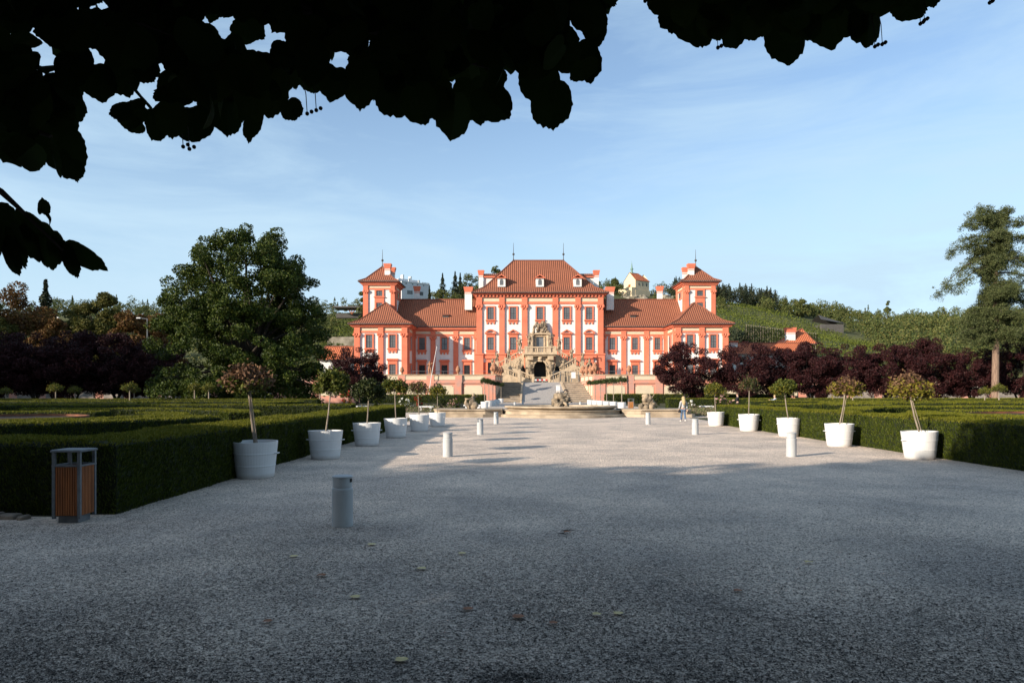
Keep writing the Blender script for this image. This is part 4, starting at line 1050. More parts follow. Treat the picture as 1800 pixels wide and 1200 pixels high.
figure(mb, fx+.05, fy-.1, .95, .75, 5, broad=1.3); figure(mb, fx-.3, fy-.15, .62, .62, 6, broad=1.3)
for s in (-1, 1): mb.tube([(fx+.1+s*.28, fy-.55, .72), (fx+.1+s*.18, fy-.5, .92), (fx+.1, fy-.3, 1.0)], [.07, .09, .1], 7)
tag(obj('statue', mb, MT['statue'], at=(fx, fy, .45), smooth=True), 'tangled rock and figure group rising from the fountain basin', 'statue', 'fountain statues')
mb = MB(); sx0, sy0 = -2.85, 47.0
mb.blob((sx0+.22, sy0, .78), (.32, .26, .28), 2, .12); mb.tube([(sx0+.45, sy0, .8), (sx0+.3, sy0, .62), (sx0-.1, sy0, .7), (sx0-.34, sy0, .95), (sx0-.3, sy0, 1.2)], [.1, .2, .2, .14, .06], 9)
mb.tube([(sx0+.05, sy0, .75), (sx0+.1, sy0-.02, 1.15), (sx0+.18, sy0, 1.38)], [.18, .19, .1], 9); mb.blob((sx0+.2, sy0-.02, 1.5), (.11, .12, .13), 3, .05)
mb.tube([(sx0+.1, sy0-.1, 1.3), (sx0-.12, sy0-.14, 1.2), (sx0-.38, sy0-.05, 1.25)], [.06, .05, .04], 6); mb.tube([(sx0+.15, sy0+.1, 1.3), (sx0+.4, sy0+.1, 1.38), (sx0+.45, sy0, 1.55)], [.06, .05, .04], 6)
mb.tube([(sx0+.05, sy0-.15, .85), (sx0-.15, sy0-.22, .75), (sx0-.1, sy0-.2, .5)], [.1, .08, .05], 7)
tag(obj('statue', mb, MT['statue'], at=(sx0, sy0, .53), smooth=True), 'stone child riding a dolphin on the left fountain plinth', 'statue', 'fountain statues')
mb = MB(); sx1, sy1 = 9.35, 47.2
for k in range(20):
    a = R.uniform(0, 6.28); h = R.random(); r = .5*(1-.5*h)
    mb.blob((sx1+r*cos(a)*R.random()**.5, sy1+.4*r*sin(a), .58+h*.85), (R.uniform(.14, .24), .17, R.uniform(.14, .26)), k+50, .2, 9, 6)
figure(mb, sx1+.1, sy1-.1, .62, .98, 15, broad=1.5)
tag(obj('statue', mb, MT['statue'], at=(sx1, sy1, .53), smooth=True), 'crouching rough stone figure on the right fountain plinth', 'statue', 'fountain statues')

# ================================================================ bollards
def make_bollard():
    t = thing('bollard', (0, 0, 0), 'x', 'bollard', 'grey light bollards along the court')
    mb = MB(); mb.lathe([(.128, -.02), (.128, .455), (.124, .47), (.112, .478), (.112, .49)], (0, 0, 0), 32); obj('body', mb, MT['bollard'], t, smooth=False)
    mb = MB(); mb.lathe([(.117, .491), (.117, .565), (.117, .60)], (0, 0, 0), 32); obj('lamp_head', mb, MT['bollard'], t)
    mb = MB(); mb.lathe([(.124, .601), (.127, .607), (.127, .617), (.10, .628), (0, .632)], (0, 0, 0), 32); obj('cap', mb, MT['bollard'], t)
    mb = MB()
    pts = [(.1185*cos(a), .1185*sin(a)) for a in np.linspace(-.5, .1, 6)]
    for k in range(5): mb.quad((*pts[k], .545), (*pts[k+1], .545), (*pts[k+1], .59), (*pts[k], .59))
    obj('lamp_slot', mb, MT['black'], t)
    return t
bol = [(602, 927, 'grey bollard standing alone in the foreground shade, largest'), (787, 803, 'grey bollard at the shade edge, second of the left row'),
       (844, 764, 'grey bollard in the left row, third from the viewer'), (872, 745, 'grey bollard in the left row just before the fountain'),
       (1391, 803, 'grey bollard in front of a white tub, nearest of the right row'), (1222, 764, 'grey bollard in the right row just before the walking woman'), (1139, 746, 'grey bollard in the right row below the crouching fountain figure')]
b0 = make_bollard()
for i, (px, py, lb) in enumerate(bol):
    Y = EYE*F/(py-690)+.12
    o = b0 if i == 0 else copy_tree(b0)
    place(o, (PX(px, Y), Y, 0), 0 if i != 1 else 2.6, 1, lb)
for px, py, lb in ((905, 716.5, 'small pale bollard at the left foot of the ramp, nearer one'), (919, 711.5, 'small pale bollard at the left foot of the ramp, farther one'), (1020, 715.5, 'small pale bollard at the right foot of the ramp')):
    Y = EYE*F/(py-690); place(copy_tree(b0), (PX(px, Y), Y, 0), 0, 1, lb)['group'] = 'pale bollards by the ramp'
t = thing('bollard', (8.2, 119, 2.0), 'white box lamp standing on the ramp beside the right steps', 'bollard'); Y = 117.0
mb = MB(); mb.bevbox(PX(978, Y), PX(985, Y), Y, Y+.5, 1.3, PZ(678, Y), .06); obj('body', mb, MT['tub'], t)
mb = MB(); mb.bevbox(PX(977.4, Y), PX(985.6, Y), Y-.05, Y+.55, PZ(678, Y)+.002, PZ(676.8, Y), .03); obj('cap', mb, MT['tub'], t)

# ================================================================ white tubs
def make_tub():
    t = thing('planter_tub', (0, 0, 0), 'x', 'planter tub', 'white tubs lining the court')
    mb = MB(); mb.lathe([(.335, 0), (.345, .01), (.372, .22), (.377, .225), (.379, .25), (.376, .256), (.398, .455), (.403, .46), (.405, .485), (.402, .49), (.424, .685), (.424, .70), (.40, .70), (.39, .62)], (0, 0, 0), 48)
    obj('body', mb, MT['tub'], t)
    mb = MB(); mb.lathe([(.392, .615), (.2, .63), (0, .64)], (0, 0, 0), 24); obj('soil', mb, MT['soil'], t)
    for s in (0, pi):
        mb = MB(); c, q = cos(s), sin(s)
        mb.tube([(.405*c, -.07, .47), (.455*c, -.06, .475), (.455*c, .06, .475), (.405*c, .07, .47)], .012, 6); obj('handle', mb, MT['tub'], t)
    return t
OL = ['nearest', 'second', 'third', 'fourth', 'fifth', 'sixth']
tubs = []
tb0 = make_tub(); first = True
for side, lst in (('left', ((449, 842), (572, 808), (645, 784.5), (696, 770), (737, 758.5), (769, 750))), ('right', ((1617, 808), (1475, 785.5), (1386, 768), (1316, 758), (1258.5, 749)))):
    for i, (px, py) in enumerate(lst):
        Yb = EYE*F/(py-690); Y = Yb+.34; X = PX(px, Yb)*Y/Yb
        o = tb0 if first else copy_tree(tb0); first = False
        lb = {'left': 'white tub in the hedge shade on the left side, %s from the viewer', 'right': 'white sunlit tub against the right hedge, %s from the viewer'}[side] % OL[i]
        place(o, (X, Y, 0), random.uniform(-.7, .7) if (side, i) != ('right', 0) else 0.1, random.uniform(.97, 1.03), lb); o.rotation_euler.x = random.uniform(-.018, .018); o.rotation_euler.y = random.uniform(-.018, .018); tubs.append((side, i, X, Y))
far_tubs = []
for side, lst in (('left', [(852+7.2*k, 717.2-2.3*k) for k in range(6)]), ('right', [(1093, 719), (1078.5, 717.2), (1066.5, 716), (1055.5, 714.5), (1046.5, 713.3), (1037.5, 712.2)])):
    for i, (px, py) in enumerate(lst):
        Y = EYE*F/(py-690); X = PX(px, Y)
        o = copy_tree(tb0); place(o, (X, Y, 0), 0, 1.0, 'far white tub in the %s row beside the ramp, %s from the fountain' % (side, OL[i]))
        o['group'] = 'far white tubs beside the ramp'; far_tubs.append((side, i, X, Y))

# ================================================================ litter bins
def make_bin(slatm, at, rz, label, s=1.0):
    t = thing('litter_bin', (0, 0, 0), label, 'litter bin')
    w, h0, h1, hr = .158, .10, .72, .90
    mb = MB()
    for x in (-1, 1):
        for y in (-1, 1): mb.box(x*w-.018, x*w+.018, y*w-.018, y*w+.018, .06, hr)
    obj('frame', mb, MT['galv'], t)
    for ang in range(4):
        mb = MB(); c, q = cos(ang*pi/2), sin(ang*pi/2)
        for k in range(9):
            u = -w+.036+k*(2*w-.072)/8
            b = MB(); b.box(u-.0105, u+.0105, -w-.012, -w+.012, .10, .715)
            i = len(mb.v); mb.v += [(x*c-y*q, x*q+y*c, z) for x, y, z in b.v]; mb.f += [tuple(i+k2 for k2 in f) for f in b.f]
        obj('slats', mb, MT[slatm], t)
    mb = MB(); mb.box(-w+.02, w-.02, -w+.02, w-.02, .09, .70); obj('liner', mb, MT['black'], t)
    mb = MB()
    for a, b_, c, d in ((-w-.02, w+.02, -w-.02, -w+.016), (-w-.02, w+.02, w-.016, w+.02), (-w-.02, -w+.016, -w+.018, w-.018), (w-.016, w+.02, -w+.018, w-.018)): mb.box(a, b_, c, d, .716, .738)
    obj('rim', mb, MT['galv'], t)
    mb = MB(); mb.bevbox(-w-.035, w+.035, -w-.035, w+.035, hr+.002, hr+.03, .012); obj('roof', mb, MT['galv'], t)
    mb = MB(); mb.box(-.125, .125, -.125, .125, 0, .088); obj('base', mb, MT['galv'], t)
    mb = MB(); mb.box(.05, .062, -w-.01, -w+.005, .738, .90); obj('ash_rod', mb, MT['galv'], t)
    place(t, at, rz, s); return t
Y = 8.78; make_bin('slat', (PX(131, Y), Y, 0), 0.02, 'wooden slatted litter bin with steel roof in the shade before the left hedge')
Y = 57; make_bin('slat_pale', (PX(1109, Y), Y, 0), 0.0, 'small orange litter bin at the end of the far right tub row', 1.25)
for k, (px, w) in enumerate(((-16, 40), (18, 34), (43, 14))):
    mb = MB(); Y = 9.0-.04*k; x = PX(px, Y); ww = w*Y/1200
    mb.bevbox(x-ww/2+.01, x+ww/2-.01, Y-.1, Y+.08, -.05, .075-.012*k, .015)
    tag(obj('kerb_stone', mb, MT['kerb'], at=(x, Y, 0)), ('worn kerb stone lying at the left hedge foot, cut by the photo edge', 'worn kerb stone at the left hedge foot, middle one', 'small end kerb stone at the left hedge foot nearest the bin')[k], 'kerb stone', 'kerb stones by the left hedge')
# ================================================================ hedges
def wob(p, f, s=0.0):
    return np.sin(p[..., 0]*f+s)*np.sin(p[..., 1]*f*1.13+s*2)*0.5 + np.sin(p[..., 0]*f*2.3+p[..., 2]*f*2+s)*np.sin(p[..., 1]*f*2.1-p[..., 2]*f*1.7)*0.5
def hedge(path, w, h, label, leaf=0.06, dens=700, seg=0.3, group='clipped yew hedges', dens2=None, near=None):
    P = np.array(path, float); d = np.diff(P, axis=0); ln = np.hypot(d[:, 0], d[:, 1]); cum = np.concatenate(([0], np.cumsum(ln)))
    n = max(3, int(cum[-1]/seg)); s = np.unique(np.concatenate((np.linspace(0, cum[-1], n), cum)))
    c = np.column_stack((np.interp(s, cum, P[:, 0]), np.interp(s, cum, P[:, 1])))
    # offset lines with mitred corners
    tseg = d/ln[:, None]
    nrm = np.zeros_like(c)
    for k, q in enumerate(s):
        i = min(np.searchsorted(cum, q, side='right')-1, len(ln)-1); t0 = tseg[i]
        hit = np.where(np.abs(cum-q) < 1e-6)[0]
        if len(hit) and 0 < hit[0] < len(ln): ta, tb = tseg[hit[0]-1], tseg[hit[0]]; t = ta+tb; t /= np.linalg.norm(t); sc = 1/max(0.5, t @ ta)
        else: t = t0; sc = 1
        nrm[k] = np.array((t[1], -t[0]))*sc
    prof = [(-.5, 0), (-.5, .35), (-.5, .7), (-.495, .95), (-.46, 1.0), (-.2, 1.0), (.2, 1.0), (.46, 1.0), (.495, .95), (.5, .7), (.5, .35), (.5, 0)]
    k = len(prof)
    V = np.empty((len(s), k, 3))
    for j, (u, z) in enumerate(prof):
        V[:, j, :2] = c + nrm*u*w; V[:, j, 2] = z*h
    amp = 0.025
    out = np.zeros_like(V); out[:, :, :2] = nrm[:, None]*np.array([p[0] for p in prof])[None, :, None]*2; out[:, 4:8, 2] = 1
    V = V + out*(wob(V, 5.0)*amp + wob(V, 1.1, 2)*0.03)[..., None]
    V[:, 0, 2] = V[:, -1, 2] = -0.05
    m = len(s); ii = (np.arange(m-1)[:, None]*k + np.arange(k-1)[None]).ravel()
    Q = np.stack((ii, ii+1, ii+1+k, ii+k), 1)
    V2 = V.reshape(-1, 3)
    polys = [tuple(range(k-1, -1, -1)), tuple(range((m-1)*k, m*k))]
    # sprigs over the skin
    A, B, Cq = V2[Q[:, 0]], V2[Q[:, 1]], V2[Q[:, 3]]
    e1, e2 = B-A, Cq-A; N_ = np.cross(e1, e2); ar = np.linalg.norm(N_, axis=1); N_ /= (ar[:, None]+1e-9)
    # make outward
    cen = np.repeat(np.column_stack((c, np.full(m, h*.5)))[:-1], k-1, 0); mid = A+(e1+e2)/2
    N_ *= np.sign(((mid-cen)*N_).sum(1))[:, None]
    dd = np.full(len(Q), float(dens))
    if near is not None:
        dist = np.hypot(mid[:, 0], mid[:, 1]); dd = dens*np.clip((near/np.maximum(dist, 1))**1.1, 0.12, 1.3)
    pr = ar*dd; cnt = rng.poisson(pr); idx = np.repeat(np.arange(len(Q)), cnt)
    r1, r2 = rng.random(len(idx))[:, None], rng.random(len(idx))[:, None]
    C = A[idx]+e1[idx]*r1+e2[idx]*r2 + N_[idx]*(rng.random(len(idx))[:, None]*0.035-0.005)
    sz = leaf*(0.6+0.8*rng.random(len(idx)))
    if near is not None: sz = sz*np.clip((dist[idx]/near)**0.52, 0.8, 2.6)
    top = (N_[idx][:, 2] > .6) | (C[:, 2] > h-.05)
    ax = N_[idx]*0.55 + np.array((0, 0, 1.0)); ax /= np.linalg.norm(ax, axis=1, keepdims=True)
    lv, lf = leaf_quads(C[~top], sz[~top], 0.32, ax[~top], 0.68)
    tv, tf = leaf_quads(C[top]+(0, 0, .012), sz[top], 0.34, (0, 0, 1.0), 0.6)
    # end faces
    for e, sg in ((0, -1), (-1, 1)):
        q = c[e]; t = tseg[0] if e == 0 else tseg[-1]
        cn = int(w*h*dens*(1 if near is None else min(1.3, (near/max(1, np.hypot(*q)))**1.6)))
        if cn:
            u = rng.random(cn)-.5; z = rng.random(cn)*h
            C = np.column_stack((q[0]+nrm[e, 0]*u*w+sg*t[0]*.02, q[1]+nrm[e, 1]*u*w+sg*t[1]*.02, z))
            ax = np.array((sg*t[0]*.7, sg*t[1]*.7, .8))
            szz = leaf*(0.6+0.8*rng.random(cn))*(1 if near is None else float(np.clip((np.hypot(*q)/near)**0.75, .8, 3.2)))
            v2, f2 = leaf_quads(C, szz, 0.34, ax, 0.55); lf = np.concatenate((lf, f2+len(lv))); lv = np.concatenate((lv, v2))
    mb = MB(); mb.v = [tuple(v) for v in V2[:0]]
    at = (float(c[0, 0]), float(c[0, 1]), 0.0)
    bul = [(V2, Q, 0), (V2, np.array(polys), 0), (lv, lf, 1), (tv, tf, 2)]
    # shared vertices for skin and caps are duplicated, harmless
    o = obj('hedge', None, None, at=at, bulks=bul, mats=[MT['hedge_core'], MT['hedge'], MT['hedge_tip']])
    return tag(o, label, 'hedge', group)
def arc(cx, cy, r, a0, a1):
    n = max(6, int(abs(a1-a0)/7)); return [(cx+r*cos(radians(a0+(a1-a0)*k/n)), cy+r*sin(radians(a0+(a1-a0)*k/n))) for k in range(n+1)]
hedge([(-34, 9.85), (-5.95, 9.85), (-5.95, 34.2)], 1.15, .97, 'long clipped hedge behind the litter bin and left row of tubs', leaf=.05, dens=2600, near=11, seg=.25)
hedge([(11.35, 36.2), (11.35, 12.3), (40, 12.3)], 1.15, .97, 'long clipped hedge behind the right row of white tubs', leaf=.05, dens=2300, near=14, seg=.25)
gl = [(arc(-19, 25, 8.6, -150, -10), .82, 'wide curved maze hedge on the left, nearest the viewer'),
      (arc(-19, 25, 8.6, 15, 120), .85, 'curved maze hedge on the far side of the left round bed'),
      (arc(-19, 25, 5.9, -120, 60), .78, 'inner curved maze hedge around the left rusted ring'),
      (arc(-19, 25, 5.9, 85, 200), .78, 'inner curved maze hedge left of the left rusted ring'),
      ([(-44, 36.5), (-8.5, 36.5)], .98, 'straight hedge closing the far side of the left maze'),
      ([(-16, 42), (-16, 50), (-40, 50)], 1.0, 'square cornered hedge beyond the left maze'),
      ([(-48, 60), (-17, 60)], 1.05, 'long straight hedge in front of the left plum trees')]
for p, h, lb in gl: hedge(p, 1.15, h, lb, leaf=.075, dens=900, near=22, seg=.4)
gr = [([(14.2, 16.5), (14.2, 24), (15.6, 25.2)], .7, 'short straight maze hedge just inside the long right hedge'),
      (arc(24, 27, 9.4, 190, 330), .85, 'wide curved maze hedge on the right, nearest the viewer'),
      (arc(24, 27, 9.4, 60, 165), .9, 'curved maze hedge on the far side of the right round bed'),
      (arc(24, 27, 6.7, 150, 320), .8, 'inner curved maze hedge in front of the right rusted ring'),
      ([(13.8, 37.5), (20, 37.5), (20, 43), (36, 43)], 1.0, 'stepped hedge with a deep dark gap in the right maze'),
      ([(21.5, 33.8), (42, 33.8)], .75, 'straight maze hedge behind the right rusted ring'),
      ([(18, 52), (52, 52)], 1.0, 'straight hedge closing the far side of the right maze'),
      ([(15, 66), (62, 66)], 1.05, 'long straight hedge in front of the right plum trees')]
for p, h, lb in gr: hedge(p, 1.15, h, lb, leaf=.075, dens=900, near=22, seg=.4)
hedge([(-24, 108.5), (-4.2, 108.5)], 1.2, 1.25, 'low hedge at the foot of the left terrace wall', leaf=.3, dens=60)
hedge([(14.8, 108.5), (44, 108.5)], 1.2, 1.35, 'low hedge at the foot of the right terrace wall', leaf=.3, dens=60)
for cx, cy, r, lb in ((-19, 25, 3.0, 'flat rusted steel ring bed in the middle of the left maze'), (23.6, 27, 4.7, 'flat rusted steel ring bed in the middle of the right maze')):
    t = thing('ring_planter', (cx, cy, 0), lb, 'planter', 'rusted ring beds')
    mb = MB(); mb.lathe([(r, 0), (r, .78), (r-.08, .78), (r-.09, .6)], (cx, cy, 0), 64); obj('rim', mb, MT['corten'], t)
    mb = MB(); mb.lathe([(r-.085, .70), (0, .74)], (cx, cy, 0), 48); obj('soil', mb, MT['soil'], t)

# ================================================================ trees
def tree(name, at, prof, nclump, clr, nleaf, lsize, leafm, barkm, label, cat='tree', group=None, trunk=None, inner=.45, depth=1.0, nl=26, fork=None, squash=.8, stems=1, lobes=None):
    """prof in local coordinates (z, xmin, xmax)"""
    ax, ay, az = at
    t = thing(name, at, label, cat, group)
    C = clumps_in_profile(prof, nclump, inner, depth) if not lobes else lobed_clumps(prof, lobes[0], nclump//lobes[0], lobes[1], inner, depth)
    nclump = len(C)
    r = clr*(0.65+0.7*rng.random(len(C)))
    pts = np.concatenate([in_blob((c[0]+ax, c[1]+ay, c[2]+az), (q, q, q*squash), max(8, int(nleaf/nclump*(q/clr)**2)), .5) for c, q in zip(C, r)])
    obj('crown', None, None, t, bulks=[(*leaf_quads(pts, lsize*(.65+.7*rng.random(len(pts))), .6), 0)], mats=[MT[leafm]])
    mb = MB(); z0 = prof[0][0]; H_ = prof[-1][0]
    fz = fork or (z0+.15*(H_-z0)); tr = trunk or H_*.022
    sel = C[rng.permutation(len(C))[:nl]]
    if stems == 1:
        limbs(mb, at, tr, [(c[0]+ax, c[1]+ay, c[2]+az) for c in sel], (ax, ay, az+fz))
        cx = (np.mean([p[1] for p in prof])+np.mean([p[2] for p in prof]))/2
        mb.tube([(ax, ay, az+fz-.1), (ax+cx*.3, ay, az+fz*.5+H_*.5), (ax+cx*.5, ay, az+H_*.9)], [tr*.75, tr*.4, tr*.06], 7)
    else:
        mb.tube([(ax, ay, az-.1), (ax, ay, az+fz*.6)], [tr*1.3, tr], 9)
        for k in range(stems):
            a = 2*pi*k/stems+.6; c = sel[k]; f = (ax+.45*cos(a)*fz, ay+.45*sin(a)*fz, az+fz*1.35)
            mb.tube([(ax, ay, az+fz*.45), (ax+.2*cos(a)*fz, ay+.2*sin(a)*fz, az+fz*.85), f], [tr*.75, tr*.6, tr*.5], 7)
            for c in sel[k::stems]:
                g = np.array(f); e = np.array((c[0]+ax, c[1]+ay, c[2]+az)); mdl = g*.5+e*.5+(0, 0, .1*np.linalg.norm(e-g)); mb.tube([g, mdl, e], [tr*.4, tr*.2, tr*.05], 5)
    obj('trunk', mb, MT[barkm], t)
    return t
# big oak left of the palace
Yo = 72.0; k = Yo/1200; ox = PX(432, Yo)
pr = [((690-py)*k+EYE-.55, (a-432)*k*.95+.1, (b-432)*k*.95-.1) for py, a, b in ((694, 300, 560), (670, 280, 578), (640, 268, 590), (600, 266, 590), (560, 282, 582), (520, 288, 566), (490, 292, 560), (465, 320, 545), (430, 336, 525), (408, 390, 512), (395, 425, 492))]
tree('oak_tree', (ox, Yo, 0), pr, 480, .8, 185000, .23, 'oak', 'bark', 'huge dark green oak tree standing left of the palace', trunk=.6, nl=50, fork=3.0, inner=.42, lobes=(60, 1.9), squash=.75)
# purple plum trees: three built, the rest copies
pp = [(1.7, -1.6, 1.6), (2.4, -3.3, 3.3), (3.2, -4.2, 4.2), (4.6, -4.6, 4.6), (6.0, -4.2, 4.2), (7.2, -3.0, 3.0), (8.1, -1.2, 1.2)]
plums = [tree('plum_tree', (0, 0, 0), [(z, a*s, b*s) for z, a, b in pp], 110, .66, 38000, .18, 'plum', 'darkbark', 'x', group='purple plum trees', trunk=.2, nl=34, fork=1.0, inner=.4, stems=4, lobes=(30, 1.05)) for s in (1.0, .94, 1.05)]
OD = ['first', 'second', 'third', 'fourth', 'fifth', 'sixth', 'seventh', 'eighth', 'ninth', 'tenth']
pl = []
for i, (px, Y, s) in enumerate(((1207, 97, 1.04), (1310, 96, 1.08), (1368, 99, .98), (1424, 95, 1.03), (1490, 94, 1.02), (1560, 93, .98), (1628, 92, 1.06), (1708, 91, .93), (1790, 90, 1.0), (1880, 90, 1.0))):
    pl.append((px, Y, s, 'purple leaved plum tree in the right row, %s counted from the palace' % OD[i]))
for i, (px, Y, s) in enumerate(((268, 84, 1.0), (205, 83, 1.05), (132, 82, 1.06), (62, 81, 1.08), (-10, 80, 1.04), (-85, 80, 1.05))):
    pl.append((px, Y, s, 'dark purple plum tree in the shaded left row, %s counted from the oak' % OD[i]))
pl.append((628, 92, .96, 'dark purple plum tree standing before the left pavilion'))
for i, (px, Y, s, lb) in enumerate(pl):
    o = plums[i] if i < 3 else copy_tree(plums[i % 3])
    place(o, (PX(px, Y), Y, 0), i*1.9, s, lb)
# tall cedar at the right
Yc = 86.0; k = Yc/1200; cx0 = PX(1750, Yc)
ct = thing('cedar_tree', (cx0, Yc, 0), 'tall ragged cedar with bare reddish lower trunk at the right edge', 'tree')
hz = lambda py: (690-py)*k+EYE
mb = MB(); mb.tube([(cx0, Yc, -.1), (cx0-.05, Yc, 2), (cx0+.05, Yc, hz(600)), (cx0-.1, Yc, hz(520)), (cx0+.1, Yc, hz(440)), (cx0+.5, Yc, hz(372))], [.55, .42, .36, .3, .2, .04], 10); obj('trunk', mb, MT['cedarbark'], ct)
br = MB(); NC = []
def cedar_branch(z, a, L_, droop, rise=0.1):
    p0 = np.array((cx0, Yc, z)); d = np.array((cos(a), sin(a), 0))
    pts = [p0 + d*L_*t + np.array((0, 0, L_*(rise*t*1.6 - droop*t*t))) for t in (0, .25, .5, .75, 1)]
    br.tube(pts, [.14, .11, .08, .05, .02], 5)
    side = np.array((-d[1], d[0], 0))
    for q in range(int(18+L_*10)):
        t = rng.random()**.9; j = min(3, int(t*4)); u = t*4-j; c = pts[j]*(1-u)+pts[j+1]*u
        c = c + side*rng.normal()*L_*.17*(1-.5*t) + np.array((0, 0, rng.normal()*.3-.22)); NC.append((c, .26+.42*rng.random()))
for py, L_, a, ri, dr in ((452, 7.7, 183, .06, .74), (468, 6.2, 191, .05, .62), (430, 5.9, 178, .12, .36), (420, 5.0, 196, .15, .3), (400, 4.3, 180, .2, .22), (386, 3.2, 174, .25, .2), (392, 3.4, 205, .25, .2), (378, 2.2, 185, .3, .1), (376, 2.2, 10, .3, .1),
        (560, 4.7, 180, .16, .36), (575, 4.9, 191, .1, .3), (588, 4.4, 171, .12, .14), (548, 4.2, 187, .16, .42), (598, 4.1, 183, .08, .08), (535, 3.6, 176, .1, .5),
        (395, 3.6, 4, .2, .2), (420, 5.0, -3, .15, .3), (450, 6.4, 6, .1, .5), (480, 6.2, -6, .1, .5), (520, 5.6, 5, .12, .5), (555, 6, -4, .15, .4), (588, 6, 3, .1, .14), (440, 4.6, 25, .15, .3), (500, 5.2, 22, .1, .4), (570, 5.2, 24, .1, .3)):
    cedar_branch(hz(py), radians(a), L_, dr, ri)
for q in range(70):
    f = rng.random(); py = 380+f*212; L_ = (1.5+2.6*f**.6)*(.55+.6*rng.random()); az_ = rng.random()*2*pi
    cedar_branch(hz(py), az_, L_*(.6 if 470 < py < 545 and cos(az_) < -.3 else 1), .15+.45*rng.random(), rng.uniform(.05, .3))
for q in range(50): py = 385+rng.random()*215; NC.append((np.array((cx0+rng.normal()*.5, Yc+rng.normal()*.5, hz(py))), .4+.3*rng.random()))
obj('branches', br, MT['darkbark'], ct)
pts = np.concatenate([in_blob(c, (q*.9, q*.9, q*.72), int(85*q), .1) for c, q in NC])
obj('needles', None, None, ct, bulks=[(*leaf_quads(pts, .2*(.6+.8*rng.random(len(pts))), .32, droop=.6), 0)], mats=[MT['cedar']])
# autumn trees beyond the left plum row
def crown_prof(w, z0, h): return [(z0, -.25*w, .25*w), (z0+.25*(h-z0), -.46*w, .46*w), (z0+.5*(h-z0), -.5*w, .5*w), (z0+.75*(h-z0), -.36*w, .36*w), (h, -.1*w, .1*w)]
for px, Y, top, wpx, lm, lb, nm in ((40, 150, 502, 130, 'autumn_brown', 'rust brown autumn tree at the left edge behind the plums', 'autumn_tree'), (140, 160, 540, 100, 'autumn_green', 'pale olive tree between the rust tree and the yellow one', 'autumn_tree'),
        (178, 150, 513, 90, 'autumn_green', 'yellow green tree rising above the left plums', 'autumn_tree'), (232, 140, 545, 95, 'autumn_brown', 'rust coloured low tree beside the street lamp', 'autumn_tree'),
        (275, 150, 558, 80, 'autumn_brown', 'brown low tree right of the street lamp', 'autumn_tree'), (-40, 140, 515, 120, 'autumn_green', 'olive autumn tree cut by the left photo edge', 'autumn_tree'), (100, 135, 568, 90, 'autumn_brown', 'low brownish tree just above the dark plum row', 'autumn_tree')):
    h = PZ(top, Y); w = wpx*Y/1200
    tree(nm, (PX(px, Y), Y, 0), crown_prof(w*1.15, 1.0, h), 90, w*.11, 32000, .5, lm, 'bark', lb, group='autumn trees at the left', nl=14, lobes=(20, w*.16))
def conifer(at, h, w, nl, ls, lm, label, name='conifer_tree', group=None):
    t = thing(name, at, label, 'tree', group)
    V, Fq = far_tree_arrays(at[0], at[1], at[2], h, w, True, nl, ls); obj('crown', None, None, t, bulks=[(V, Fq, 0)], mats=[MT[lm]])
    mb = MB(); mb.tube([at, (at[0], at[1], at[2]+h*.95)], [h*.022, .03], 7); obj('trunk', mb, MT['darkbark'], t)
    return t
Y = 165; conifer((PX(80, Y), Y, 0), PZ(492, Y), 15, 2600, .9, 'conifer_far', 'dark pine rising between the autumn trees at the left')
def hz1(x, y): return float(hill_z(np.array([float(x)]), np.array([float(y)]))[0])
for px, top, wpx, Y, lm, lb in ((778, 480, 22, 330, 'conifer_far', 'pointed spruce on the hill left of the main roof, leftmost of three'), (800, 477, 24, 335, 'conifer_far', 'pointed spruce on the hill left of the main roof, tallest of three'), (809, 480, 16, 345, 'conifer_far', 'slim spruce on the hill left of the main roof, nearest the roof'), (755, 502, 10, 330, 'conifer_far', 'thin sparse spruce beside the white villa')):
    x = PX(px, Y); z = hz1(x, Y)-2; conifer((x, Y, z), PZ(top, Y)-z, wpx*Y/1200*1.7, 1900, .7, lm, lb, group='spruces on the hill')
for px, top, wpx, Y, lb in ((775, 510, 30, 315, 'round bushy tree below the hill spruces'), (828, 480, 36, 340, 'leafy tree against the left slope of the main roof'), (872, 468, 24, 360, 'dark tree crown peeping over the left hip of the main roof'), (795, 515, 40, 312, 'broad olive bush on the hill above the left wing roof'), (1078, 492, 30, 370, 'small leafy tree on the hill beside the right chimney'), (638, 510, 22, 250, 'tree behind the left tower and red tower eaves'), (1410, 528, 26, 350, 'pale bushy tree on the ridge at the end of the pine wood'), (1560, 530, 14, 395, 'single tree standing out above the far right ridge')):
    x = PX(px, Y); z = hz1(x, Y)-1.5; w = wpx*Y/1200
    tree('hill_tree', (x, Y, z), crown_prof(w, .5, PZ(top, Y)-z), 34, w*.16, 3600, .62, 'wood_far', 'darkbark', lb, group='single trees on the hill', nl=8)

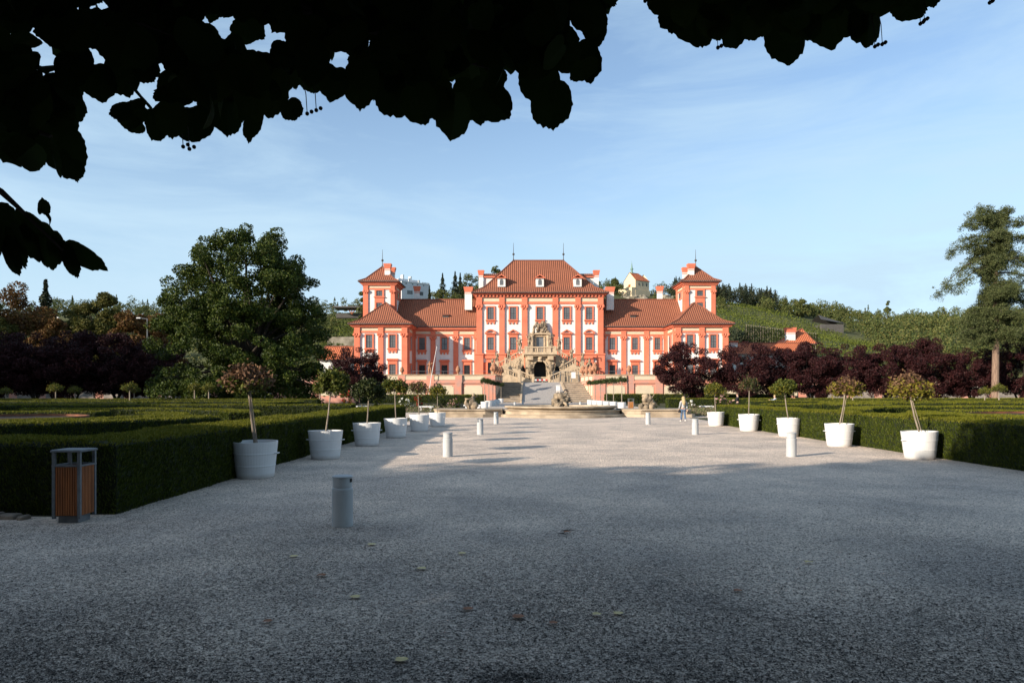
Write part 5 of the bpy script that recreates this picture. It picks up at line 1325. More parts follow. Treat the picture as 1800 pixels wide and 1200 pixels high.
# standard trees in the tubs
def standard(at, top, h_c, w, lean, mix, label, n=2600, dens=1.0, group='slender trees in the white tubs', tr=.024, stake=False):
    """crown centre height h_c.. top; mix = list of (leaf material, share, zlow, zhigh) shares of crown height"""
    ax, ay, az = at; t = thing('young_tree', at, label, 'tree', group)
    cx, cz, hh = ax+lean, az+h_c, (top-h_c)
    mb = MB(); b0_ = np.array(at); f = np.array((cx, ay, cz-hh*.55))
    mb.tube([b0_, b0_*.5+f*.5+(lean*.08, 0, 0), f, (cx, ay, cz+hh*.3)], [tr*1.15, tr, tr*.9, tr*.4], 8)
    tips = []
    for q in range(46):
        d = unit(1)[0]; d[2] = abs(d[2])*1.1-.25; e = np.array((cx, ay, cz-.1*hh)) + d*np.array((w/2, w/2, hh))*(.65+.35*rng.random()); m = f*.45+e*.55+(0, 0, -.04)
        mb.tube([f+(0, 0, rng.random()*.2*hh), m, e], [tr*.34, tr*.2, .004], 4, False); tips.append(e)
        for _ in range(3): e2 = e*.6+m*.4 + unit(1)[0]*.13*w; mb.tube([m, e2], [.006, .002], 3, False); tips.append(e2)
    obj('trunk', mb, MT['palebark'], t)
    if stake: sk_ = MB(); sk_.tube([(ax+.055, ay-.02, az-.02), (cx+.04, ay-.02, cz-hh*.7)], [.010, .009], 6); obj('stake', sk_, MT['palebark'], t)
    tips = np.array(tips)
    bl, ms = [], []
    for j, (lm, share, lo, hi) in enumerate(mix):
        sel = tips[(tips[:, 2] > cz-hh+2*hh*lo) & (tips[:, 2] < cz-hh+2*hh*hi)]
        if len(sel) == 0: sel = tips
        nn = int(n*share*dens); cl = sel[rng.integers(0, len(sel), nn)]
        pts = cl + rng.normal(size=(nn, 3))*w*.062
        v, f_ = leaf_quads(pts, (.062+.05*rng.random(nn))*(w/1.0)**.4, .62, droop=.35); bl.append((v, f_, j)); ms.append(MT[lm])
    obj('crown', None, None, t, bulks=bl, mats=ms)
    return t
spec = {('left', 0): (637, 665, 437, 82, [('std_brown', .75, .25, 1), ('std_green', .25, -.5, .35)], .6, 'withered brown tree with twiggy crown in the nearest left tub'),
        ('left', 1): (640, 672, 581, 60, [('std_green', 1, -.5, 1.2)], .9, 'leafy green young tree in the second left tub'),
        ('left', 2): (663, 686, 648, 52, [('std_dark', 1, -.5, 1.2)], 1.2, 'dark dense round young tree in the third left tub'),
        ('left', 3): (662, 679, 694, 46, [('std_green', .8, -.5, 1.2), ('std_yellow', .2, -.5, .5)], 1.1, 'bright green round young tree in the fourth left tub'),
        ('left', 4): (667, 683, 735, 38, [('std_brown', .6, -.5, 1.2), ('std_green', .4, -.5, 1)], .5, 'thin brownish young tree in the fifth left tub'),
        ('left', 5): (672, 685, 769, 34, [('std_green', .5, -.5, 1.2), ('std_yellow', .5, -.5, .6)], .55, 'sparse yellow green young tree in the tub nearest the fountain'),
        ('right', 0): (648, 680, 1600, 68, [('std_brown', .45, .4, 1.2), ('std_yellow', .55, -.5, .6)], .9, 'leaning young tree with brown top and yellow skirt in the nearest right tub'),
        ('right', 1): (663, 680, 1486, 54, [('std_brown', .5, .35, 1.2), ('std_yellow', .5, -.5, .6)], 1.0, 'leaning young tree with rusty flat crown in the second right tub'),
        ('right', 2): (664, 680, 1379, 42, [('std_green', .8, -.5, 1.2), ('std_yellow', .2, -.5, .5)], 1.1, 'compact green young tree in the third right tub'),
        ('right', 3): (655, 676, 1317, 34, [('std_dark', .7, -.5, 1.2), ('std_brown', .3, -.5, 1)], .5, 'thin olive young tree in the fourth right tub'),
        ('right', 4): (672, 684, 1256, 36, [('std_green', .6, -.5, 1.2), ('std_yellow', .4, -.5, 1)], 1.0, 'yellow green round young tree in the right tub farthest from the viewer')}
for side, i, X, Y in tubs:
    tp, cc, pxc, wpx, mix, dn, lb = spec[(side, i)]
    top = PZ(tp, Y)-.6; hc = PZ(cc, Y)-.6
    standard((X, Y, .6), top, hc, wpx*Y/1200, PX(pxc, Y)-X, mix, lb, n=3400 if i < 3 else 2200, dens=dn, tr=.026 if (side, i) == ('left', 0) else .019, stake=(side == 'right' and i < 2) or i == 0)
ftree = None
for side, i, X, Y in far_tubs:
    lb = 'small topiary ball tree in the far %s tub row, %s from the fountain' % (side, OL[i])
    if ftree is None: ftree = standard((0, 0, 0), 2.5, 2.1, .95, 0, [('box', 1, -.5, 1.2)], lb, n=1500, group='topiary trees beside the ramp', tr=.04); o = ftree
    else: o = copy_tree(ftree)
    place(o, (X, Y, .69), i*1.3, 1.05, lb, sz=1.08)
gt = None
gs_ = [(10, 62, 'left'), (98, 60, 'left'), (132, 66, 'left'), (228, 58, 'left'), (236, 68, 'left'), (342, 62, 'left'), (367, 60, 'left'), (500, 68, 'left'), (562, 62, 'left'),
       (1484, 62, 'right'), (1499, 60, 'right'), (1608, 60, 'right'), (1621, 63, 'right'), (1731, 62, 'right'), (1756, 58, 'right')]
ids = {'left': 0, 'right': 0}
for px, Y, side in gs_:
    lb = 'low round garden tree on a pale stem, %s from the %s edge of the photo' % (OD[ids[side]] if side == 'left' else OD[5-ids[side]], side); ids[side] += 1
    if gt is None: gt = standard((0, 0, 0), 2.35, 1.95, 1.15, 0, [('std_green', .7, -.5, 1.2), ('std_yellow', .3, -.5, 1)], lb, n=1300, group='round garden trees among the hedges', tr=.05); o = gt
    else: o = copy_tree(gt)
    place(o, (PX(px, Y), Y, 0), px*.37, random.uniform(.92, 1.12), lb)

# ================================================================ garden: benches, roses, beds
be = None
bn = [(588, 61, 30, 'left'), (634, 61, 24, 'left'), (682, 61, 22, 'left'), (749, 60, 26, 'left'), (831, 66, 32, 'left'), (1242, 61, 24, 'right'), (1281, 60, 22, 'right'), (1320, 60, 20, 'right'), (1385, 61, 20, 'right'), (1476, 58, 18, 'right')]
cnt = {'left': 0, 'right': 0}
for px, Y, w, side in bn:
    if be is None:
        be = thing('stone_bench', (0, 0, 0), 'x', 'bench', 'white stone benches by the rose beds')
        mb = MB(); mb.bevbox(-.62, .62, -.24, .24, .36, .46, .02); obj('seat', mb, MT['tub'], be)
        for s in (-1, 1): mb = MB(); mb.bevbox(s*.4-.09, s*.4+.09, -.2, .2, 0, .359, .015); obj('leg', mb, MT['tub'], be)
        o = be
    else: o = copy_tree(be)
    lb = 'white stone bench beside the %s rose bed, %s counted from the left' % (side, OD[cnt[side]]); cnt[side] += 1
    place(o, (PX(px, Y), Y, 0), 0, w*Y/1200/1.24, lb, sz=1.05)
def bed(pxs, yr, n, label, hmax=.5):
    y = rng.uniform(*yr, n); p = rng.uniform(*pxs, n); x = (p-900)*y/1200
    C = np.column_stack((x, y, rng.random(n)**1.3*hmax*(.6+.4*np.sin(x*2.1)*np.sin(y*1.7))+.05))
    tag(obj('flower_bed', None, None, bulks=[(*leaf_quads(C, .1+.12*rng.random(n), .5), 0)], mats=[MT['bed']]), label, 'flower bed', kind='stuff')
bed((575, 800), (56, 74), 9000, 'low mixed flowers between the benches on the left')
bed((1205, 1300), (47, 74), 9000, 'low mixed pink and green flowers right of the fountain')
bed((1300, 1420), (62, 76), 5000, 'low mixed flowers between the benches on the right')
def bush(px, Y, toppx, wpx, lm, petal, label, nf=40, n=900):
    x = PX(px, Y); w = wpx*Y/1200; h = PZ(toppx, Y); t = thing('rose_bush', (x, Y, 0), label, 'bush', 'rose bushes')
    C = clumps_in_profile([(.15*h, -.3*w, .3*w), (.55*h, -.5*w, .5*w), (.9*h, -.3*w, .3*w), (h, -.1*w, .1*w)], 16, .4)
    pts = np.concatenate([in_blob((c[0]+x, c[1]+Y, c[2]), w*.16, n//16, .3) for c in C])
    obj('foliage', None, None, t, bulks=[(*leaf_quads(pts, .09+.06*rng.random(len(pts))), 0)], mats=[MT[lm]])
    mb = MB()
    for c in C[:9]: mb.tube([(x, Y, 0), (x+c[0]*.5, Y+c[1]*.5, c[2]*.6), (x+c[0], Y+c[1], c[2])], [.03, .02, .006], 5)
    obj('stem', mb, MT['darkbark'], t)
    if petal:
        q = pts[rng.integers(0, len(pts), nf)] + rng.normal(size=(nf, 3))*.05; q[:, 2] += .05
        obj('blossoms', None, None, t, bulks=[(*leaf_quads(np.repeat(q, 4, 0)+rng.normal(size=(nf*4, 3))*.03, .13, .9), 0)], mats=[MT[petal]])
for a in ((608, 60, 684, 22, 'std_green', 'petal_r', 'red tinged rose bush near the left plum tree'), (665, 62, 700, 18, 'std_green', None, 'low green rose bush left of the white roses'), (712, 60, 700, 34, 'std_green', 'petal_w', 'rose bush full of white blossoms behind the fourth left tub'),
          (735, 64, 694, 16, 'std_green', 'petal_r', 'red rose bush between the white roses and the palace'), (775, 62, 700, 24, 'std_dark', None, 'dark green rose bush beside the far left bench'), (800, 66, 703, 22, 'std_green', 'petal_p', 'rose bush with few pink blossoms left of the stone child'),
          (1150, 62, 694, 18, 'std_dark', None, 'dark green bush behind the crouching fountain figure'), (1212, 60, 706, 22, 'bed', 'petal_w', 'pale bush right of the walking woman'), (1274, 61, 691, 26, 'std_green', 'petal_p', 'tall loose rose bush behind the far right tub'),
          (1372, 62, 692, 26, 'std_dark', None, 'thin shrub beside the person in pale blue'), (1398, 64, 708, 16, 'std_brown', 'petal_r', 'rusty low bush at the end of the right benches')): bush(*a)

# garden walls beyond the terraces
def gwall(x0, x1, y, label, cream):
    t = thing('garden_wall', (x0, y, 0), label, 'wall', 'garden walls behind the plum trees')
    mb = MB(); mb.box(x0, x1, y, y+.4, -.1, 3.4); obj('wall', mb, MT['pink'], t)
    mb = MB(); mb.box(x0-.05, x1+.05, y-.1, y+.5, 3.4, 3.55); obj('coping', mb, MT['stone'], t)
    x = x0+1.2
    while x+3.6 < x1:
        mb = MB(); mb.box(x, x+3.5, y-.05, y+.1, .7, 2.9); obj('panel', mb, MT[cream], t); x += 4.9
gwall(47, 112, 116, 'long garden wall with pale panels behind the right plum trees', 'step')
gwall(-100, -36.6, 116, 'long garden wall with pale panels behind the left plum trees', 'step')

# ================================================================ far buildings
def low_house(px0, px1, eave, ridge, Y, depth, label, group=None, wallm='white'):
    x0, x1 = PX(px0, Y), PX(px1, Y); t = thing('outbuilding', ((x0+x1)/2, Y, 0), label, 'house', group)
    mb = MB(); mb.box(x0+.3, x1-.3, Y, Y+depth, 0, PZ(eave, Y)); obj('wall', mb, MT[wallm], t)
    ze = PZ(eave, Y); zr = PZ(ridge, Y+depth/2); w = x1-x0
    hip('roof', t, MT['roof_orange'], x0, x1, Y-.6, Y+depth+.6, ze, (x0+.4, Y+depth/2, zr), (x1-.4, Y+depth/2, zr), 'X', .02)
    return t
low_house(560, 618, 632, 609, 150, 8, 'long low house with orange tiled roof left of the palace')
low_house(1284, 1420, 622, 603, 150, 8, 'long low house with orange tiled roof right of the palace')
t = thing('outbuilding', (PX(1405, 155), 155, 0), 'small hipped orange roofed house with white chimney above the right plums', 'house')
x0, x1 = PX(1374, 155), PX(1434, 155); mb = MB(); mb.box(x0+.4, x1-.9, 155, 162, 0, PZ(606, 155)); obj('wall', mb, MT['pink'], t)
r = hip('roof', t, MT['roof_orange'], x0, x1, 154.4, 162.6, PZ(604, 155), (PX(1408, 158), 158, PZ(578, 158)), (PX(1410, 158), 158, PZ(578, 158)), 'X', .03)
chimney(r, PX(1389, 156), 156, 1.8, PZ(603, 156), PZ(576, 156)); chimney(r, PX(1289, 151), 151, 1.5, PZ(610, 151), PZ(599.5, 151))
# white villa on the hill
Yv = 345.0; vt = thing('villa', (PX(706, Yv), Yv, 40), 'white modern villa with flat roof terrace on the hill behind the left wing', 'house')
v = lambda px, Y=Yv: PX(px, Y); q = lambda py, Y=Yv: PZ(py, Y)
mb = MB(); mb.box(v(706), v(763), Yv, Yv+14, 30, q(494)); obj('wall', mb, MT['villa'], vt)
mb = MB(); mb.box(v(704)-.0, v(706)-.01, Yv+2.5, Yv+13, 30, q(488.5)); obj('side_wing', mb, MT['white'], vt)
mb = MB(); mb.box(v(708), v(752), Yv+4, Yv+13, q(494)+.01, q(487)); mb.box(v(706)-.2, v(763)+.2, Yv-.25, Yv+.0, q(494.8), q(493.4)); obj('upper_floor', mb, MT['villa'], vt)
mb = MB()
for a, b in ((720, 722.5), (740, 743), (748, 750), (754, 756), (760, 762.5)): mb.box(v(a), v(b), Yv, Yv+.4, q(493.4)+.01, q(488.7 if a < 744 else 491.8))
mb.box(v(748), v(762.5), Yv+.02, Yv+.3, q(492.6), q(491.8)); obj('parapet', mb, MT['white'], vt)
for a, b in ((722, 725), (738, 741)): mb = MB(); mb.box(v(a), v(b), Yv+7, Yv+9, q(487)+.01, q(477.5 if a < 730 else 479)); obj('chimney', mb, MT['white'], vt)
for a, b in ((717, 728), (741, 750)):
    mb = MB(); mb.box(v(a), v(b), Yv-.06, Yv+.1, q(515.5), q(509)); w_ = obj('window', mb, MT['galv'], vt)
    mb = MB(); n_ = 4
    for k in range(n_): x = v(a)+(v(b)-v(a))*(k+.12)/n_; mb.box(x, x+(v(b)-v(a))*.76/n_, Yv-.1, Yv-.05, q(515.2), q(509.3))
    obj('pane', mb, MT['glass'], w_)
for a in (715, 728, 738, 751): mb = MB(); mb.box(v(a-1.2), v(a+1.2), Yv-.05, Yv+.1, q(498.2), q(496.4)); obj('vent', mb, MT['galv'], vt)
vt.rotation_euler = (0, 0, radians(39))
# chapel on the hill, turned to show gable and flank
Yk = 372.0; x0 = PX(1117, Yk)
kt = thing('chapel', (x0, Yk, PZ(520, Yk)), 'small ochre chapel with red roof and green spire on the hilltop', 'chapel')
zb_, ze, zr = PZ(530, Yk), PZ(491.5, Yk), PZ(477, Yk)
ca, sa = cos(radians(33)), sin(radians(33))
def kx(u, w, z): return (x0 + u*ca - w*sa*1.0, Yk + u*sa + w*ca, z)      # u along the flank, w along the gable
Lk, Wk = 10.2, 9.2
def kbox(mb, u0, u1, w0, w1, z0, z1):
    i = len(mb.v); mb.v += [kx(u0,w0,z0),kx(u1,w0,z0),kx(u1,w1,z0),kx(u0,w1,z0),kx(u0,w0,z1),kx(u1,w0,z1),kx(u1,w1,z1),kx(u0,w1,z1)]
    for f in ((0,3,2,1),(4,5,6,7),(0,1,5,4),(1,2,6,5),(2,3,7,6),(3,0,4,7)): mb.f.append(tuple(i+k for k in f))
mb = MB(); kbox(mb, 0, Lk, 0, Wk, zb_-4, ze); mb.poly([kx(0, Wk, ze), kx(0, 0, ze), kx(0, Wk/2, zr)]); mb.poly([kx(Lk, 0, ze), kx(Lk, Wk, ze), kx(Lk, Wk/2, zr)]); obj('wall', mb, MT['chapel'], kt)
mb = MB(); e = .5
for w0, w1 in ((-e, Wk/2), (Wk+e, Wk/2)):
    u1b = Lk+e; pts = [kx(-.2, w0, ze-.25), kx(u1b, w0, ze-.25), kx(Lk*.62, w1, zr+.15), kx(-.2, w1, zr+.15)]
    if w0 > 0: pts = pts[::-1]
    mb.poly(pts, [(0, 0), (Lk, 0), (Lk, 6), (0, 6)])
mb.poly([kx(Lk+e, -e, ze-.25), kx(Lk+e, Wk+e, ze-.25), kx(Lk*.62, Wk/2, zr+.15)], [(0, 0), (9, 0), (4.5, 6)])
kr = obj('roof', mb, MT['roof_orange'], kt)
for u in (2.6, 5.4, 8.2): mb = MB(); kbox(mb, u-.35, u+.35, -.06, .1, PZ(501, Yk), PZ(496, Yk)); obj('window', mb, MT['darkglass'], kt)
mb = MB(); kbox(mb, -.06, .1, Wk*.42, Wk*.6, PZ(506, Yk), PZ(498, Yk)); obj('door', mb, MT['slat'], kt)
mb = MB(); kbox(mb, -3.0, -.4, -.3, Wk+1.5, zb_-4, PZ(505, Yk)); kbox(mb, -.4, Lk+.3, -.4, -.01, zb_-6, PZ(509, Yk)); obj('terrace', mb, MT['chapel'], kt)
c = kx(1.6, Wk/2, zr-.3); mb = MB(); mb.lathe([(.75, 0), (.75, .9), (.5, 1.0), (.5, 2.1), (1.0, 2.2), (.95, 2.4), (.42, 3.2), (.2, 5.2), (.05, 6.2), (.05, 7.2)], c, 8); obj('spire', mb, MT['copper'], kt)
for px, py, Y, s, lb in ((1128, 523, 366, 5.0, 'pale rock outcrop below the chapel'), (1160, 521, 366, 4.2, 'grey rock outcrop right of the chapel'), (1095, 524, 368, 3.5, 'low rock ledge left of the chapel'), (1272, 541, 345, 4.5, 'rocky ledge on the hill right of the tower'), (1180, 524, 362, 3, 'small rock ledge among the scrub below the pines')):
    mb = MB()
    for k in range(5): mb.blob((PX(px, Y)+rng.normal()*s*.7, Y+rng.normal(), PZ(py, Y)+rng.normal()*.5-1), (s*.6, s*.5, s*.42), k, .3, 10, 7)
    tag(obj('rock', mb, MT['rock'], at=(PX(px, Y), Y, PZ(py, Y)-2)), lb, 'rock', 'rocks on the hill')
# pavilion roof on posts, hillside houses
Y = 255; t = thing('vineyard_pavilion', (PX(615, Y), Y, hz1(PX(615, Y), Y)), 'flat roofed open pavilion on slanting red posts left of the tower', 'pavilion')
mb = MB(); mb.box(PX(585, Y), PX(645, Y), Y, Y+9, PZ(540.5, Y), PZ(537.8, Y)); obj('roof', mb, MT['thatch'], t)
for px in (612, 617, 622): mb = MB(); mb.tube([(PX(616.5, Y), Y+2, PZ(551, Y)), (PX(px-1+(px-617)*.5, Y), Y+2, PZ(540.6, Y))], .2, 6); obj('post', mb, MT['slat'], t)
mb = MB(); mb.box(PX(585, Y), PX(645, Y), Y+5, Y+8, PZ(556, Y), PZ(548, Y)); obj('wall', mb, MT['thatch'], t)
Y = 205; x0 = PX(575, Y); mb = MB(); mb.box(x0, PX(640, Y), Y, Y+1, 4, PZ(592, Y)); tag(obj('retaining_wall', mb, MT['rock'], at=(x0, Y, 4)), 'pale stone terrace wall across the left vineyard', 'wall')
Y = 300; x0, x1 = PX(1443, Y), PX(1488, Y); t = thing('barn', ((x0+x1)/2, Y, hz1((x0+x1)/2, Y)), 'long dark roofed barn among trees above the vineyard', 'barn')
mb = MB(); mb.poly([(x0, Y, PZ(561, Y)), (x1, Y, PZ(569, Y)), (x1-1.5, Y+5, PZ(562, Y)), (x0+1, Y+5, PZ(551, Y))]); mb.poly([(x1, Y+10, PZ(569, Y)), (x0, Y+10, PZ(561, Y)), (x0+1, Y+5, PZ(551, Y)), (x1-1.5, Y+5, PZ(562, Y))]); obj('roof', mb, MT['thatch'], t)
mb = MB(); mb.box(x0+.5, x1-1, Y+.6, Y+9.4, PZ(590, Y), PZ(569.5, Y)); obj('wall', mb, MT['thatch'], t)
# trellis rows
Y = 208; t = thing('vine_trellis', (PX(1350, Y), Y, hz1(PX(1350, Y), Y)), 'dark trellis of posts and wires at the foot of the right vineyard', 'trellis')
mb = MB()
for k, px in enumerate(np.arange(1312, 1438, 4.2)):
    x = PX(px, Y); z = hz1(x, Y); mb.box(x-.05, x+.05, Y, Y+.1, z-.3, PZ(570+(px-1312)*.13, Y))
for f in (.3, .6, .95): mb.tube([(PX(1312, Y), Y, PZ(600-31*f, Y)), (PX(1438, Y), Y, PZ(606-21*f, Y))], .04, 4)
obj('posts', mb, MT['palebark'], t)
n = 5000; p = rng.uniform(1310, 1438, n); x = (p-900)*Y/1200; C = np.column_stack((x, Y+.1+rng.normal(size=n)*.3, PZ(604, Y)+rng.random(n)*((604-572-(p-1312)*.13)*Y/1200)))
obj('foliage', None, None, t, bulks=[(*leaf_quads(C, .42), 0)], mats=[MT['std_dark']])
# street lamp
def lamp(px, top, Y, arm, label):
    x = PX(px, Y); z = PZ(top, Y); t = thing('street_lamp', (x, Y, 0), label, 'street lamp', 'street lamps behind the left trees')
    mb = MB(); mb.tube([(x, Y, 0), (x, Y, z)], [.13, .09], 8); mb.tube([(x, Y, z-.05), (x+arm, Y, z+.08)], [.07, .06], 6); obj('pole', mb, MT['galv'], t)
    mb = MB(); mb.bevbox(min(x+arm*1.0, x+arm*1.7), max(x+arm*1.0, x+arm*1.7), Y-.16, Y+.16, z+.03, z+.2, .04); obj('lamp_head', mb, MT['tub'], t)
lamp(259, 560, 118, -1.1, 'grey street lamp with arm between the plums and the oak')
lamp(95, 559, 140, .6, 'small street lamp showing above the left plum trees')

# ================================================================ people
def skin_mesh(name, verts, edges, rad, m, parent, lvl=2):
    me = bpy.data.meshes.new(name); g = org(parent)
    me.from_pydata([tuple(np.array(v)-np.array(g)) for v in verts], edges, [])
    o = bpy.data.objects.new(name, me); COL.objects.link(o)
    md = o.modifiers.new('skin', 'SKIN'); md.use_smooth_shade = True
    for i, r in enumerate(rad):
        d = me.skin_vertices[0].data[i]; d.radius = (r, r) if not hasattr(r, '__len__') else r
        d.use_root = (i == 0)
    s = o.modifiers.new('sub', 'SUBSURF'); s.levels = lvl; s.render_levels = lvl
    dg = bpy.context.evaluated_depsgraph_get(); ev = o.evaluated_get(dg)
    me2 = bpy.data.meshes.new_from_object(ev); me2.name = name
    o.modifiers.clear(); o.data = me2; me2.materials.clear(); me2.materials.append(m)
    me2.polygons.foreach_set('use_smooth', [True]*len(me2.polygons))
    o.parent = parent; ORG[o.name] = g
    return o
def person(at, h, label, face, legs, arms, hair, top, low, hairm, topm, lowm, bend=0.0):
    """face: heading in radians (0 = toward +Y, walking away); legs: ((dy_knee,dy_foot),(..)); arms: per side elbow and wrist offsets (out, fwd, up)"""
    t = thing('person', at, label, 'person'); c, s = cos(face), sin(face); k = h/1.7
    def w(x, y, z): y += bend*max(0, z-.95); return (at[0]+k*(x*c - y*s), at[1]+k*(x*s + y*c), at[2]+k*z)
    V = [w(0, 0, .93), w(0, .01, 1.1), w(0, 0, 1.28), w(0, 0, 1.40), w(0, .01, 1.47), w(0, .02, 1.56), w(0, .02, 1.65)]
    R_ = [.125, .11, .13, .10, .05, (.085, .095), .06]; E = [(0, 1), (1, 2), (2, 3), (3, 4), (4, 5), (5, 6)]
    TV, TR, TE = [w(0, 0, .88), w(0, .01, 1.1), w(0, 0, 1.28), w(0, 0, 1.40)], [.165, .14, .155, .115], [(0, 1), (1, 2), (2, 3)]
    LV, LR, LE = [w(0, 0, .95)], [.15], []
    for sd, (kn, ft, lift) in zip((-1, 1), legs):
        i = len(V); V += [w(sd*.09, 0, .86), w(sd*.095, kn, .48), w(sd*.09, ft, .09+lift), w(sd*.1, ft+.14, .03+lift)]; R_ += [.085, .055, .04, .035]; E += [(0, i), (i, i+1), (i+1, i+2), (i+2, i+3)]
        j = len(LV); LV += [w(sd*.09, 0, .84), w(sd*.095, kn, .48), w(sd*.09, ft, .10+lift)]; LR += [.105, .075, .06]; LE += [(0, j), (j, j+1), (j+1, j+2)]
        mb = MB(); f = w(sd*.095, ft+.05, .04+lift); mb.blob(f, (.06*k, .12*k, .05*k), 1, 0, 10, 6); obj('shoe', mb, MT['tub'] if lowm == 'jeans' else MT['darkcoat'], t, smooth=True)
    for sd, (el, wr) in zip((-1, 1), arms):
        i = len(V); sh = (sd*.17, 0, 1.37)
        V += [w(*sh), w(sd*(.17+el[0]), el[1], 1.37+el[2]), w(sd*(.17+wr[0]), wr[1], 1.37+wr[2])]; R_ += [.06, .042, .03]; E += [(3, i), (i, i+1), (i+1, i+2)]
        d = np.array((wr[0]-el[0], wr[1]-el[1], wr[2]-el[2])); d /= np.linalg.norm(d)
        p = np.array((.17+wr[0], wr[1], 1.37+wr[2])); pm = p+d*.07; ip = len(V); V.append(w(sd*pm[0], pm[1], pm[2])); R_.append((.038, .02)); E.append((i+2, ip))
        u = np.cross(d, (0.3, 1, 0.1)); u /= np.linalg.norm(u)
        for q, (off, ln) in enumerate(((-.03, .075), (-.01, .088), (.011, .082), (.03, .062))):
            a = pm+d*.035+u*off; b = a+d*ln*.6; e = b+d*ln*.35+np.array((-.012, .012, 0)); z = len(V)
            V += [w(sd*a[0], a[1], a[2]), w(sd*b[0], b[1], b[2]), w(sd*e[0], e[1], e[2])]; R_ += [.009, .009, .007]; E += [(ip, z), (z, z+1), (z+1, z+2)]
        a = p+d*.03-u*.045; z = len(V); V += [w(sd*a[0], a[1], a[2]), w(sd*(a[0]), a[1]+.02, a[2]-.03)]; R_ += [.011, .008]; E += [(ip, z), (z, z+1)]
        j = len(TV); TV += [w(*sh), w(sd*(.17+el[0]), el[1], 1.37+el[2]), w(sd*(.17+wr[0]), wr[1], 1.37+wr[2])]; TR += [.085, .06, .048]; TE += [(3, j), (j, j+1), (j+1, j+2)]
    skin_mesh('body', V, E, [tuple(k*q for q in r) if hasattr(r, '__len__') else k*r for r in R_], MT['skin'], t)
    skin_mesh(low, LV, LE, [k*r for r in LR], MT[lowm], t); skin_mesh(top, TV, TE, [k*r for r in TR], MT[topm], t)
    mb = MB()
    if hair == 'long':
        mb.blob(w(0, -.02, 1.60), (.115*k, .12*k, .125*k), 3, .06, 14, 9); mb.tube([w(0, -.05, 1.62), w(0, -.1, 1.48), w(0, -.14, 1.3), w(.01, -.15, 1.12)], [.10*k, .125*k, .12*k, .05*k], 10)
    else: mb.blob(w(0, -.015, 1.625), (.098*k, .105*k, .095*k), 3, .05, 14, 9)
    obj('hair', mb, MT[hairm], t, smooth=True)
    # face: eyes, nose, mouth, ears
    mb = MB()
    for sd in (-1, 1): mb.blob(w(sd*.034, .105, 1.585), .013*k, 1, 0, 8, 6)
    mb.blob(w(0, .112, 1.52), (.026*k, .012*k, .009*k), 1, 0, 8, 6); obj('features', mb, MT['darkcoat'], t)
    mb = MB(); mb.tube([w(0, .105, 1.59), w(0, .125, 1.555), w(0, .108, 1.545)], [.01*k, .016*k, .012*k], 6)
    for sd in (-1, 1): mb.blob(w(sd*.092, .015, 1.565), (.016*k, .022*k, .032*k), 1, 0, 8, 6)
    obj('nose_and_ears', mb, MT['skin'], t, smooth=True)
    return t, w, k
Yq = 38.9
pt, w, k = person((PX(1201, Yq), Yq, 0), 1.43, 'person with long blonde hair in a pale jacket and blue jeans walking away', 0.12, ((.06, .16, 0), (-.02, -.20, .04)), (((.07, -.04, -.27), (.10, .05, -.5)), ((.08, .0, -.27), (.07, -.08, -.52))), 'long', 'jacket', 'trousers', 'blonde', 'palejacket', 'jeans')
p0 = w(-.27, .03, .86); g = thing('handbag', (p0[0], p0[1], p0[2]-.16), 'small dark handbag hanging at the hand of the person in jeans', 'handbag')
mb = MB(); mb.bevbox(p0[0]-.04, p0[0]+.05, p0[1]-.1, p0[1]+.1, p0[2]-.2, p0[2]-.04, .02); obj('bag', mb, MT['darkcoat'], g); mb = MB(); mb.tube([(p0[0], p0[1]-.08, p0[2]-.05), (p0[0], p0[1]-.03, p0[2]+.06), (p0[0], p0[1]+.03, p0[2]+.06), (p0[0], p0[1]+.08, p0[2]-.05)], .008, 5); obj('strap', mb, MT['darkcoat'], g)
Yq = 55; person((PX(1296.5, Yq), Yq, 0), 1.62, 'person with dark hair and dark jacket standing among the flower beds', 1.4, ((.02, .02, 0), (0, -.03, 0)), (((.05, .08, -.26), (.0, .28, -.26)), ((.05, .06, -.27), (.0, .26, -.3))), 'short', 'jacket', 'trousers', 'brownhair', 'darkcoat', 'darkcoat')
Yq = 55; person((PX(1363.5, Yq), Yq, 0), 1.46, 'person in a pale blue sweater reaching out an arm beside the rose bed', 1.5, ((.02, .02, 0), (0, -.03, 0)), (((.05, .22, -.12), (.0, .48, -.12)), ((.05, .12, -.22), (.0, .36, -.2))), 'short', 'sweater', 'trousers', 'blonde', 'bluetop', 'bluetop', bend=.15)

